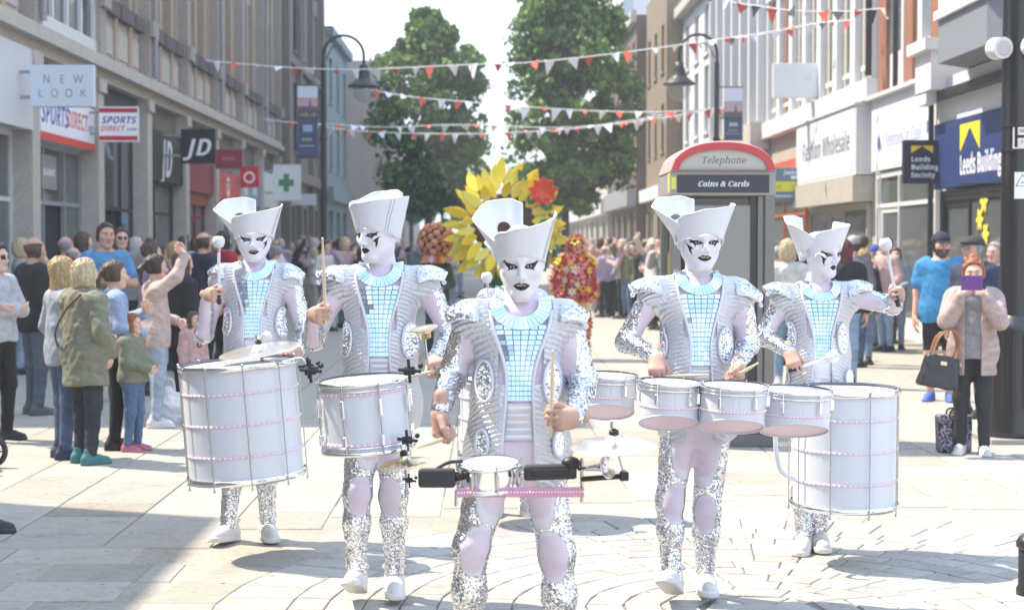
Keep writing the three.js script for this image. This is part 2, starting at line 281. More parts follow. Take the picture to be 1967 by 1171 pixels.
// ---------- the shaded side: a long stone row with shops ----------
{
  const X = -7.5, D0 = 18.2, N = 9, bay = 4.6, D1 = D0 + N * bay, H = 13; // bays end at 22.8, 27.4, 32 ...
  const g = thing('building', 'long stone shop row with slim pillars and tall narrow dark windows', 'building', [X, 0, -(D0 + D1) / 2], 'buildings along the shopping street');
  const L = D1 - D0, z = u => L / 2 - u, B = (u0, u1, y0, y1, a, b) => bx(a, y0, z(u0), b, y1, z(u1)); g.userData.z = z;
  part('core', bx(-.75, 0, L / 2, -9, H, -L / 2), SB.dirty, g);
  part('roof_parapet', B(-.05, L + .05, H, H + .35, -.6, .32), SB.pale, g);
  part('ledge', [B(0, L, 4.98, 5.12, -.74, .30), B(0, L, 5.12, 5.26, -.74, .20), B(0, L, 4.80, 4.98, -.74, .10)], SB.pale, g);
  part('cornice', B(0, L, 12.5, 12.9, .202, .34), SB.pale, g);
  for (let k = 0; k <= N; k++) { // ground floor pillars and pilasters above
    const u = k * bay, a = Math.max(0, u - .24), b = Math.min(L, u + .24);
    part('pillar', [B(a, b, 0, 4.80, -.30, .14), B(Math.max(0, a - .04), Math.min(L, b + .04), 4.55, 4.80, .142, .2), B(Math.max(0, a - .04), Math.min(L, b + .04), 0, .45, .142, .2)], SB.pale, g);
    part('pilaster', [B(a, b, 5.26, 12.5, -.74, .20), B(Math.max(0, a - .05), Math.min(L, b + .05), 6.15, 6.5, .202, .30)], SB.grey, g);
    if (k % 2 === 0 && k) part('downpipe', rod([.28, 5.3, z(u)], [.28, 12.4, z(u)], .055, .055, 10), SB.greyFrame, g);
  }
  for (let k = 0; k < N; k++) {
    const u0 = k * bay + .24, u1 = (k + 1) * bay - .24, w = u1 - u0, glazed = k === 2;
    if (glazed) { // one bay is filled by a tall glazed bay window
      part('glazed_bay', [B(u0, u1, 5.26, 5.5, -.5, .12), ...[0, .25, .5, .75, 1].map(t => B(u0 + t * (w - .1), u0 + t * (w - .1) + .1, 5.5, 11.8, -.5, .1)), ...[7.1, 9.0, 10.6].map(y => B(u0, u1, y, y + .14, -.5, .11)), B(u0, u1, 11.8, 12.5, -.5, .12)], SB.frame, g);
      const bb = g.children[g.children.length - 1]; for (let i = 0; i < 4; i++) for (const [y0, y1] of [[5.5, 7.1], [7.24, 9.0], [9.14, 10.6], [10.74, 11.8]]) part('pane', B(u0 + i * (w - .1) / 4 + .1, u0 + (i + 1) * (w - .1) / 4, y0, y1, .02, .035), SB.glass, bb); continue;
    }
    for (let i = 0; i < 3; i++) { const a = u0 + w * (i / 3), b = u0 + w * ((i + 1) / 3), m = .28; // three narrow lights per bay
      part('mullion', B(a, a + m, 5.26, 12.5, -.5, i === 0 ? -.05 : .06), SB.tanS, g); if (i === 2) part('mullion', B(b - m, b, 5.26, 12.5, -.5, -.05), SB.tanS, g);
      const e = i === 2 ? b - m : b; part('spandrel_panel', B(a + m + .09, e - .09, 5.42, 5.95, .002, .035), SB.pale, part('spandrel', B(a + m, e, 5.26, 6.18, -.5, .0), SB.pale, g)); part('planter_sill', B(a + m - .05, e + .05, 6.18, 6.48, -.49, .16), SB.dark, g);
      for (const [y0, y1] of [[6.48, 9.2], [9.9, 12.2]]) { const win = part('window', [B(a + m, a + m + .07, y0, y1, -.46, -.38), B(e - .07, e, y0, y1, -.46, -.38), B(a + m + .07, e - .07, y0 + (y1 - y0) * .6, y0 + (y1 - y0) * .6 + .07, -.46, -.39), B(a + m + .07, e - .07, y1 - .07, y1, -.46, -.38)], SB.greyFrame, g); part('pane', B(a + m + .07, e - .07, y0, y1 - .07, -.45, -.43), SB.glass, win); }
      part('spandrel', B(a + m, e, 9.2, 9.9, -.5, -.02), SB.grey, g); part('window_head', B(a + m, e, 12.2, 12.5, -.5, -.02), SB.grey, g);
    }
  }
  // shopfronts bay by bay; u0 of bay k is k * bay
  const U = k => [k * bay + .24, (k + 1) * bay - .24], sf = (k, top, o) => shopfront(B, g, ...U(k), top, o);
  const fascia = (k, y0, y1, mat, draw, pw = 512, p = .06) => { part('fascia', B(...U(k), y0, y1, -.30, p), mat, g); if (draw) onFace(g, 1, U(k)[0], U(k)[1], y0, y1, p + .006, pw, draw); part('fascia_backing', B(...U(k), y1, 4.80, -.40, -.12), SB.dirty, g); };
  sf(0, 3.5, { frame: SB.frame }); fascia(0, 3.5, 4.8, SB.white);
  sf(1, 3.5, { frame: SB.frame, doorAt: .15 }); fascia(1, 3.5, 4.8, SB.white, null, 512, .16);
  sf(2, 3.42, { frame: SB.greyFrame, openDoor: true, doorAt: .55 });
  fascia(2, 3.42, 4.25, SB.white, (x, w, h) => { x.fillStyle = '#eceff4'; x.fillRect(0, 0, w, h); x.fillStyle = '#d8402c'; x.fillRect(0, h * .84, w, h * .16); x.fillStyle = '#c02030'; x.fillRect(0, 0, w, h * .05); x.fillStyle = '#2a3f98'; fitText(x, 'SPORTS', w * .30, h * .44, w * .44, 'italic bold $px sans-serif', 150); x.fillStyle = '#cf3328'; fitText(x, 'DIRECT', w * .68, h * .44, w * .36, 'italic bold $px sans-serif', 150); x.fillStyle = '#2a3f98'; fitText(x, '.com', w * .92, h * .5, w * .12, 'italic bold $px sans-serif', 80); }, 768);
  { const q = printed(.46, .46, 128, (x, w, h) => { x.fillStyle = '#8f9093'; x.fillRect(0, 0, w, h); x.fillStyle = '#e8eaec'; fitText(x, 'GAME', w / 2, h / 2, w * .8, 'bold $px sans-serif', 60); }); const m = part('window_poster', q.geo, q.mat, g); m.rotation.y = Math.PI / 2; m.position.set(-.18, 2.92, z(2 * bay + 2.0)); m.scale.set(2.2, 1.3, 1); }
  for (const [u, w, h, y, c] of [[.75, .9, 1.9, 1.6, ['#9fb4c8', '#c98a5a', '#dfe6ea']], [3.6, .8, 1.7, 1.5, ['#6f8fb0', '#d9dee2', '#3b4a66']]]) { const q = printed(w, h, 96, (x, W_, H_) => { x.fillStyle = c[0]; x.fillRect(0, 0, W_, H_); x.fillStyle = c[1]; x.fillRect(0, H_ * .7, W_, H_ * .3); x.fillStyle = c[2]; x.fillRect(W_ * .2, H_ * .15, W_ * .5, H_ * .4); }), m = part('window_poster', q.geo, q.mat, g); m.rotation.y = Math.PI / 2; m.position.set(-.225, y, z(3 * bay + u)); }
  sf(3, 4.2, { frame: SB.blackFrame, openDoor: true, doorAt: .5, door: 1.8 }); part('fascia', B(...U(3), 4.2, 4.8, -.3, -.1), SB.blackFrame, g);
  sf(4, 3.1, { frame: SB.blackFrame, doorAt: .2 }); fascia(4, 3.1, 4.25, SB.blackFrame, (x, w, h) => { x.fillStyle = '#0b0b0d'; x.fillRect(0, 0, w, h); x.fillStyle = '#e6eaee'; fitText(x, 'JD', w * .5, h * .54, w * .3, 'italic bold $px sans-serif', 330); }, 512);
  sf(5, 3.0, { frame: SB.maroon, doorMat: SB.maroon, doorAt: .5 }); fascia(5, 3.0, 3.95, SB.maroon); part('transom', B(...U(5), 2.7, 3.0, -.19, -.1), SB.orangeW, g);
  sf(6, 2.9, { frame: SB.frame }); fascia(6, 2.9, 3.7, SB.red, (x, w, h) => { x.fillStyle = '#cf2020'; x.fillRect(0, 0, w, h); x.strokeStyle = '#f4e2e0'; x.lineWidth = 22; x.beginPath(); x.arc(w * .5, h * .5, h * .27, 0, 7); x.stroke(); }, 512);
  sf(7, 2.9, { frame: SB.frame }); fascia(7, 2.9, 4.0, SB.skyBlue, (x, w, h) => { x.fillStyle = '#8aa0b4'; x.fillRect(0, 0, w, h); x.fillStyle = '#dfe7ee'; x.fillRect(w * .15, h * .25, w * .18, h * .5); x.fillRect(w * .6, h * .3, w * .22, h * .4); }, 256);
  sf(8, 2.9, { frame: SB.frame }); fascia(8, 2.9, 4.1, SB.white, (x, w, h) => { x.fillStyle = '#e9edef'; x.fillRect(0, 0, w, h); }, 64);
}
// hanging signs on brackets; each faces up and down the street
function hangingSign(label, name, px0, px1, py0, py1, d, face, wallX, pw, draw, boxMat, th = .14) {
  const a = W(px0, py0, d), b = W(px1, py1, d), w = b.x - a.x, h = a.y - b.y, g = thing(name, label, 'sign', [(a.x + b.x) / 2, (a.y + b.y) / 2, -d], 'projecting shop signs');
  part('box', rb(w, h, th, .012), boxMat, g); const q = printed(w - .02, h - .02, pw, draw); part('face_print', q.geo, q.mat, g).position.z = th / 2 + .003; const r = part('face_print', q.geo, q.mat, g); r.position.z = -th / 2 - .003; r.rotation.y = Math.PI;
  const wx = wallX - (a.x + b.x) / 2, ex = Math.sign(wx) * w / 2; if (Math.abs(wx) > w / 2) part('bracket', [bx(ex, -h * .3, -.02, wx, -h * .3 + .05, .02), bx(ex, h * .3, -.02, wx, h * .3 + .05, .02)], SB.greyFrame, g); return g;
}
hangingSign('pale grey projecting sign reading NEW LOOK in thin letters', 'projecting_sign', 58, 182, 125, 206, 26.4, 1, -7.44, 512, (x, w, h) => { x.fillStyle = '#ccd9e4'; x.fillRect(0, 0, w, h); x.fillStyle = '#7c8792'; x.font = '92px sans-serif'; x.textAlign = 'center'; x.textBaseline = 'middle'; 'NEW'.split('').forEach((c, i) => x.fillText(c, w * (.26 + .25 * i), h * .34)); 'LOOK'.split('').forEach((c, i) => x.fillText(c, w * (.16 + .225 * i), h * .68)); }, std([.62, .70, .78], .4));
hangingSign('white projecting sign with red bars reading SPORTS DIRECT', 'projecting_sign', 190, 266, 205, 273, 31.4, 1, -7.44, 384, (x, w, h) => { x.fillStyle = '#f0f2f5'; x.fillRect(0, 0, w, h); x.fillStyle = '#b8252f'; x.fillRect(0, h * .03, w, h * .13); x.fillRect(0, h * .84, w, h * .13); x.fillStyle = '#2a3a94'; fitText(x, 'SPORTS', w * .5, h * .38, w * .92, 'italic bold $px sans-serif', 96); x.fillStyle = '#c7333a'; fitText(x, 'DIRECT', w * .34, h * .62, w * .64, 'italic bold $px sans-serif', 70); x.fillStyle = '#2a3a94'; fitText(x, '.com', w * .83, h * .64, w * .3, 'italic bold $px sans-serif', 50); }, SB.white);
hangingSign('black square projecting sign with white slanted JD letters', 'projecting_sign', 348, 414, 248, 314, 38.5, 1, -7.44, 256, (x, w, h) => { x.fillStyle = '#0a0a0c'; x.fillRect(0, 0, w, h); x.fillStyle = '#e9eef2'; fitText(x, 'JD', w * .5, h * .54, w * .84, 'italic bold $px sans-serif', 180); }, SB.blackFrame);
hangingSign('dark red projecting panel with faint script above the bright red sign', 'projecting_sign', 414, 466, 287, 324, 44.4, 1, -7.44, 192, (x, w, h) => { x.fillStyle = '#8e2438'; x.fillRect(0, 0, w, h); x.fillStyle = '#c68a94'; x.strokeStyle = '#c68a94'; x.lineWidth = 4; x.beginPath(); x.moveTo(w * .25, h * .5); for (let i = 0; i < 20; i++) x.lineTo(w * (.25 + i * .026), h * (.48 + .1 * Math.sin(i * 2.1))); x.stroke(); }, SB.maroon);
hangingSign('bright red projecting sign with a white ring', 'projecting_sign', 461, 497, 320, 360, 46.4, 1, -7.44, 128, (x, w, h) => { x.fillStyle = '#c81c22'; x.fillRect(0, 0, w, h); x.strokeStyle = '#f3ecec'; x.lineWidth = 15; x.beginPath(); x.arc(w * .5, h * .52, h * .24, 0, 7); x.stroke(); x.fillStyle = '#f3ecec'; x.beginPath(); x.moveTo(w * .36, h * .28); x.lineTo(w * .62, h * .2); x.lineTo(w * .6, h * .36); x.fill(); }, SB.red);
hangingSign('white pharmacy sign with a green cross', 'projecting_sign', 524, 578, 316, 386, 56, 1, -7.44, 192, (x, w, h) => { x.fillStyle = '#dfe5e4'; x.fillRect(0, 0, w, h); x.fillStyle = '#3e8a58'; x.fillRect(w * .38, h * .25, w * .2, h * .5); x.fillRect(w * .2, h * .41, w * .56, h * .18); }, SB.white);
hangingSign('narrow plain white sign below the pharmacy cross', 'projecting_sign', 556, 606, 372, 394, 62, 1, -7.44, 64, (x, w, h) => { x.fillStyle = '#e4e8ea'; x.fillRect(0, 0, w, h); }, SB.white);
facadeHouse({ label: 'soot-dark ornate stone building with heavy cornice past the shop row', X: -7.3, dir: 1, d0: 59.9, d1: 73, H: 15.5, mat: SB.dirty, trim: SB.dirty, rows: [{ y0: .6, y1: 3.1, n: 3, w: 2.6, frame: SB.greyFrame }, { y0: 5.2, y1: 7.8, n: 5, w: 1.1 }, { y0: 9.0, y1: 11.4, n: 5, w: 1.1 }, { y0: 12.2, y1: 14, n: 5, w: 1.0 }], bands: [[4.0, 4.4, .35], [8.3, 8.6, .22], [14.6, 15.5, .6]], bits: [[0, .5, 0, 14.6, .25], [4.1, 4.5, 0, 14.6, .22], [8.5, 8.9, 0, 14.6, .22], [12.6, 13.1, 0, 14.6, .25]] });
facadeHouse({ label: 'dark teal fronted building with one pale upper window', X: -7.0, dir: 1, d0: 73.2, d1: 84, H: 11.2, mat: SB.teal, trim: SB.teal, rows: [{ y0: .5, y1: 3.2, n: 3, w: 2.2, frame: SB.greyFrame }, { y0: 5, y1: 7, n: 3, w: 1.6 }, { y0: 8, y1: 10, n: 3, w: 1.6, frame: SB.frame }], bands: [[3.6, 4.2, .3], [10.8, 11.2, .3]] });
facadeHouse({ label: 'plain pale pinkish gable wall of a house jutting into the street', X: -4.9, dir: 1, d0: 85, d1: 100, H: 11.0, depth: 4.6, mat: std([.58, .50, .46], .9, { map: TX.stone1 }), rows: [{ y0: .6, y1: 3, n: 3, w: 2.4 }, { y0: 5, y1: 7, n: 4, w: 1.2 }], bands: [[10.7, 11.1, .15, SB.roof]], bits: [[-.14, -.02, .6, 2.9, -.2, SB.brown, 'shutter']] });
facadeHouse({ label: 'grey terrace building closing the far shaded side of the street', X: -6.0, dir: 1, d0: 102, d1: 150, H: 10, mat: SB.grey, rows: [{ y0: 5, y1: 7, n: 10, w: 1.3 }] });
// the building beside the camera whose roof edge shades the paving; a side street lies between it and the shop row
facadeHouse({ label: 'brick corner building before the side street, out of view', X: -7.5, dir: 1, d0: -20, d1: 12.4, H: 9.65, mat: SB.tanB, rows: [{ y0: 5, y1: 7, n: 8, w: 1.3 }] });
// ---------- the sunlit side ----------
{
  const b1 = facadeHouse({ label: 'white painted building with an angled bay window above a navy shop front', X: 7.62, dir: -1, d0: 17, d1: 27.25, H: 11, mat: SB.white, trim: SB.white, base: 0, rows: [], bands: [[10.5, 11, .4]] }), B = b1.userData.B, L = 10.25;
  shopfront(B, b1, 5.2, 10.0, 2.52, { frame: SB.blackFrame, doorAt: .95, recess: -.16, n: 3, riser: SB.blackFrame }); shopfront(B, b1, .3, 4.9, 2.52, { frame: SB.blackFrame, recess: -.16 });
  part('fascia', B(.1, 10.2, 2.55, 3.6, .1, .3), std([.022, .045, .115], .4), b1);
  onFace(b1, -1, 5.4, 10.1, 2.57, 3.58, .306, 1024, (x, w, h) => { x.fillStyle = '#22376a'; x.fillRect(0, 0, w, h); x.fillStyle = '#f2d51e'; x.beginPath(); x.moveTo(w * .30, h * .08); x.lineTo(w * .52, h * .08); x.lineTo(w * .52, h * .5); x.lineTo(w * .41, h * .14); x.lineTo(w * .30, h * .5); x.fill(); x.fillStyle = '#eef1f6'; x.font = 'bold 92px sans-serif'; x.textAlign = 'left'; x.textBaseline = 'middle'; x.fillText('Leeds Building Society', w * .30, h * .70, w * .68); }, 'sign_print');
  for (const [u, y, s] of [[7.7, 2.30, .20], [7.9, 2.02, .18], [7.6, 1.80, .17]]) { const L = []; for (let i = 0; i < 6; i++) { const q = new THREE.SphereGeometry(1, 8, 6).scale(s * .55, s * .28, .012).translate(s * .5, 0, 0).rotateZ(i / 6 * 6.283); L.push(q); } const m = part('window_flower', L, std([.72, .60, .06], .6), b1); m.rotation.y = -Math.PI / 2; m.position.set(-.222, y, b1.userData.z(u)); }
  part('upper_fascia', B(.0, 10.25, 3.62, 3.98, .02, .24), SB.white, b1); part('gutter', [B(-.02, 10.3, 3.98, 4.10, .12, .42)], SB.blackFrame, b1); part('lead_roof', B(.2, 9.4, 4.10, 4.30, .02, .34), SB.lead, b1);
  part('corner_console', [B(9.25, 10.2, 4.1, 4.72, .02, .62), B(9.15, 10.3, 4.72, 4.90, .0, .74), B(9.6, 10.2, 3.9, 4.1, .43, .60)], SB.white, b1);
  // bay window: three faces on a slate grey base
  const z = b1.userData.z, bw = new THREE.Group(); bw.name = 'bay_window'; b1.add(bw); const oct = [[4.2, .0], [5.2, .95], [7.6, .95], [8.6, .0]];
  const wallP = (y0, y1, k = 0) => { const s = new THREE.Shape(); oct.forEach(([u, p], i) => i ? s.lineTo(p + (p > 0 ? k : 0), u + (i < 2 ? -k : k)) : s.moveTo(0, u - k)); s.closePath(); const e = new THREE.ExtrudeGeometry(s, { depth: y1 - y0, bevelEnabled: false }); const p = e.attributes.position; for (let i = 0; i < p.count; i++) { const a = p.getX(i), u = p.getY(i), h = p.getZ(i); p.setXYZ(i, -a - .003, y0 + h, z(u)); } e.computeVertexNormals(); return e; };
  part('slate_base', wallP(4.32, 4.95), SB.slate, bw); part('bay_sill', wallP(4.95, 5.08, .06), SB.white, bw); part('bay_head', wallP(7.2, 8.2), SB.white, bw); part('bay_cornice', wallP(8.2, 8.4, .12), SB.white, bw);
  for (let i = 0; i < 3; i++) { const [u0, p0] = oct[i], [u1, p1] = oct[i + 1], A = V(-p0 - .004, 0, z(u0)), C = V(-p1 - .004, 0, z(u1)), len = A.distanceTo(C), dirv = C.clone().sub(A).normalize(), mk = (s0, s1, y0, y1, th, off) => { const gx = new THREE.BoxGeometry(len * (s1 - s0), y1 - y0, th); gx.rotateY(-Math.atan2(dirv.z, dirv.x)); const c = A.clone().lerp(C, (s0 + s1) / 2), nrm = V(dirv.z, 0, -dirv.x); if (nrm.x > 0) nrm.negate(); c.addScaledVector(nrm, off); return gx.translate(c.x, (y0 + y1) / 2, c.z); };
    const fr = part('window', [mk(.0, .16, 5.08, 7.2, .12, -.06), mk(.84, 1, 5.08, 7.2, .12, -.06), mk(.16, .84, 5.08, 5.2, .12, -.06), mk(.16, .84, 7.05, 7.2, .12, -.06), mk(.16, .84, 6.15, 6.23, .08, -.06)], SB.white, bw); part('pane', mk(.16, .84, 5.2, 7.05, .02, -.08), SB.glass, fr); }
  const b2 = facadeHouse({ label: 'brick and white panelled building over a white charity shop front', X: 7.55, dir: -1, d0: 27.3, d1: 32, H: 11.5, mat: SB.white, sideMat: SB.white, rows: [{ y0: 5.2, y1: 8.6, n: 2, w: .9, sill: false }], bands: [[10.9, 11.5, .3]], bits: [[.15, .75, 4.46, 10.9, .08, SB.brick, 'brick_pier'], [1.95, 2.5, 4.46, 10.9, .08, SB.brick, 'brick_pier'], [3.9, 4.5, 4.46, 10.9, .08, SB.brick, 'brick_pier']] }), B2 = b2.userData.B;
  part('fascia', B2(.05, 4.65, 3.05, 4.4, .02, .16), SB.white, b2); part('gutter', B2(-.02, 4.72, 4.40, 4.47, .02, .28), SB.lead, b2);
  onFace(b2, -1, .2, 4.5, 3.1, 4.36, .165, 768, (x, w, h) => { x.fillStyle = '#d3d7dd'; x.fillRect(0, 0, w, h); x.fillStyle = '#5f78b4'; fitText(x, 'Veterans at Ease', w * .52, h * .62, w * .62, '$px serif', 96); x.fillRect(w * .08, h * .55, w * .05, h * .16); x.fillRect(w * .9, h * .5, w * .05, h * .16); });
  shopfront(B2, b2, .25, 4.45, 3.0, { frame: SB.frame, recess: -.02, doorAt: .9 }); part('downpipe', rod([-.25, 0, b2.userData.z(.02)], [-.25, 4.4, b2.userData.z(.02)], .045), SB.blackFrame, b2); part('downpipe', rod([-.14, 4.5, b2.userData.z(2.9)], [-.14, 11, b2.userData.z(2.9)], .05), SB.blackFrame, b2);
  const b3 = facadeHouse({ label: 'cream stone front with tall white pilasters above a wholesale shop', X: 7.55, dir: -1, d0: 32.05, d1: 44.2, H: 12.6, mat: SB.cream, trim: SB.white, rows: [{ y0: 5.2, y1: 7.6, n: 7, w: .62, sillMat: SB.white }, { y0: 8.6, y1: 11, n: 7, w: .62, sillMat: SB.white }], bands: [[4.45, 4.85, .25], [8.0, 8.2, .16], [11.8, 12.6, .5]], bits: [...Array(8).keys()].map(i => [Math.max(.02, i * 1.735 - .22), Math.min(12.1, i * 1.735 + .22), 4.86, 11.7, .14, SB.white, 'pilaster']).concat([[.45, .75, 4.86, 11.6, .05, SB.brick, 'brick_strip'], [2.9, 3.15, 8.3, 11.6, .05, SB.brick, 'brick_strip'], [5.6, 5.9, 8.3, 11.6, .05, SB.brick, 'brick_strip'], [8.2, 8.5, 8.3, 11.6, .05, SB.brick, 'brick_strip'], [9.6, 9.9, 5.0, 7.9, .05, SB.brick, 'brick_strip']]) }), B3 = b3.userData.B;
  part('fascia_box', B3(.35, 6.6, 3.02, 4.38, .005, .36), SB.white, b3); part('canopy', B3(.35, 6.6, 2.5, 3.0, .005, .42), SB.cream, b3); part('fascia_cap', B3(.3, 6.65, 4.38, 4.43, .005, .40), SB.lead, b3);
  onFace(b3, -1, .5, 6.4, 3.08, 4.34, .366, 1024, (x, w, h) => { x.fillStyle = '#d4d8dc'; x.fillRect(0, 0, w, h); x.fillStyle = '#59616d'; fitText(x, 'Fashion Wholesale', w * .52, h * .5, w * .84, 'bold $px sans-serif', 130); });
  shopfront(B3, b3, .5, 6.4, 2.48, { frame: SB.cream, recess: -.01, doorAt: .5, riser: SB.cream }); shopfront(B3, b3, 6.9, 11.8, 2.9, { frame: SB.orangeW, recess: -.01, doorAt: .4 }); part('fascia', B3(6.8, 11.9, 2.95, 3.7, .01, .25), std([.56, .10, .06], .5), b3);
  part('downpipe', rod([-.2, 4.9, b3.userData.z(.05)], [-.2, 12, b3.userData.z(.05)], .06), SB.blackFrame, b3);
  const b4 = facadeHouse({ label: 'pale concrete building with close vertical white fins', X: 7.5, dir: -1, d0: 44.3, d1: 54, H: 14.5, mat: SB.concrete, trim: SB.white, rows: [{ y0: .4, y1: 3, n: 3, w: 2.6 }, { y0: 5.4, y1: 7.6, n: 6, w: 1.0, sill: false }, { y0: 8.3, y1: 10.4, n: 6, w: 1.0, sill: false }, { y0: 11.1, y1: 13.2, n: 6, w: 1.0, sill: false }], bands: [[4.2, 4.9, .5, SB.pale]], bits: [...Array(7).keys()].map(i => [clamp(i * 1.616 - .12, .01, 9.5), clamp(i * 1.616 + .12, .2, 9.69), 4.95, 14.4, .30, SB.white, 'fin']) });
  facadeHouse({ label: 'white rendered gabled building next to the concrete fins', X: 7.3, dir: -1, d0: 54.1, d1: 62, H: 10.2, mat: SB.white, rows: [{ y0: .4, y1: 3, n: 2, w: 2.6 }, { y0: 5.4, y1: 7.6, n: 3, w: 1.1 }, { y0: 8, y1: 9.6, n: 3, w: 1.1 }], bands: [[10.0, 10.35, .35, SB.pale], [3.4, 3.9, .3]] });
  facadeHouse({ label: 'tall tan brick building with a blank side wall', X: 6.7, dir: -1, d0: 62.2, d1: 70, H: 11.6, depth: 3.4, mat: SB.tanB, rows: [{ y0: .4, y1: 3, n: 2, w: 2.4 }, { y0: 5.2, y1: 7, n: 3, w: 1.0 }, { y0: 8.2, y1: 10, n: 3, w: 1 }], bands: [[3.4, 3.9, .3, SB.white]] });
  facadeHouse({ label: 'dark brown brick building with tall pale window strips', X: 6.3, dir: -1, d0: 70.2, d1: 84, H: 11.3, depth: 3.0, mat: SB.brown, rows: [{ y0: .4, y1: 3, n: 4, w: 2.4 }, { y0: 5, y1: 7.4, n: 5, w: .9 }, { y0: 8, y1: 10.3, n: 5, w: .9 }], bands: [[11.0, 11.5, .25, SB.pale], [3.3, 4.1, .4, SB.greyFrame]] });
  facadeHouse({ label: 'far stone shop terrace with white lit shop openings', X: 6.1, dir: -1, d0: 84.2, d1: 128, H: 9.5, mat: SB.pale, rows: [{ y0: .4, y1: 3, n: 9, w: 3.4 }, { y0: 5.0, y1: 7.0, n: 12, w: 1.3 }], bands: [[3.2, 4.0, .35, SB.white], [9.1, 9.6, .3]] });
  facadeHouse({ label: 'pale tower block with blue glazing rising behind the brown building', X: 7.2, dir: -1, d0: 88, d1: 104, H: 17.5, depth: 6, mat: SB.white, rows: [{ y0: 11, y1: 14.6, n: 4, w: 2.4 }], bits: [[-.06, -.005, 11, 15, -.5, SB.blueGrey, 'end_panel']] });
}
hangingSign('blank pale grey projecting sign box high on the cream front', 'projecting_sign', 1485, 1570, 122, 188, 37.4, 1, 7.5, 64, (x, w, h) => { x.fillStyle = '#dce3ea'; x.fillRect(0, 0, w, h); x.strokeStyle = '#c3ccd4'; x.lineWidth = 2; x.beginPath(); x.arc(w * .78, h * .42, 4, 0, 7); x.stroke(); }, std([.62, .66, .70], .5), .2);
hangingSign('navy projecting sign with yellow chevron reading Leeds Building Society', 'projecting_sign', 1735, 1815, 269, 353, 27.0, 1, 7.55, 384, (x, w, h) => { x.fillStyle = '#272a3c'; x.fillRect(0, 0, w, h); x.fillStyle = '#efcf26'; x.beginPath(); x.moveTo(w * .16, h * .12); x.lineTo(w * .70, h * .12); x.lineTo(w * .70, h * .30); x.lineTo(w * .43, h * .13); x.lineTo(w * .16, h * .30); x.fill(); x.fillStyle = '#eef1f4'; x.font = 'bold 66px sans-serif'; x.textAlign = 'left'; x.textBaseline = 'middle'; ['Leeds', 'Building', 'Society'].forEach((t, i) => x.fillText(t, w * .16, h * (.44 + i * .185), w * .76)); }, std([.022, .024, .045], .4));
hangingSign('navy and yellow letting board above the orange shop front', 'letting_board', 1484, 1552, 322, 388, 38.6, 1, 7.5, 256, (x, w, h) => { x.fillStyle = '#5d7486'; x.fillRect(0, 0, w, h); x.fillStyle = '#d5d62a'; x.fillRect(0, h * .40, w, h * .30); x.fillStyle = '#dfe8ee'; fitText(x, 'Jackson', w * .62, h * .13, w * .6, 'bold $px sans-serif', 46); x.fillRect(w * .52, h * .23, w * .4, h * .09); x.fillStyle = '#7d8f2a'; fitText(x, 'Let', w * .14, h * .55, w * .2, 'bold $px sans-serif', 46); x.fillStyle = '#b8c8d2'; x.fillRect(w * .06, h * .80, w * .5, h * .07); }, SB.teal, .05);
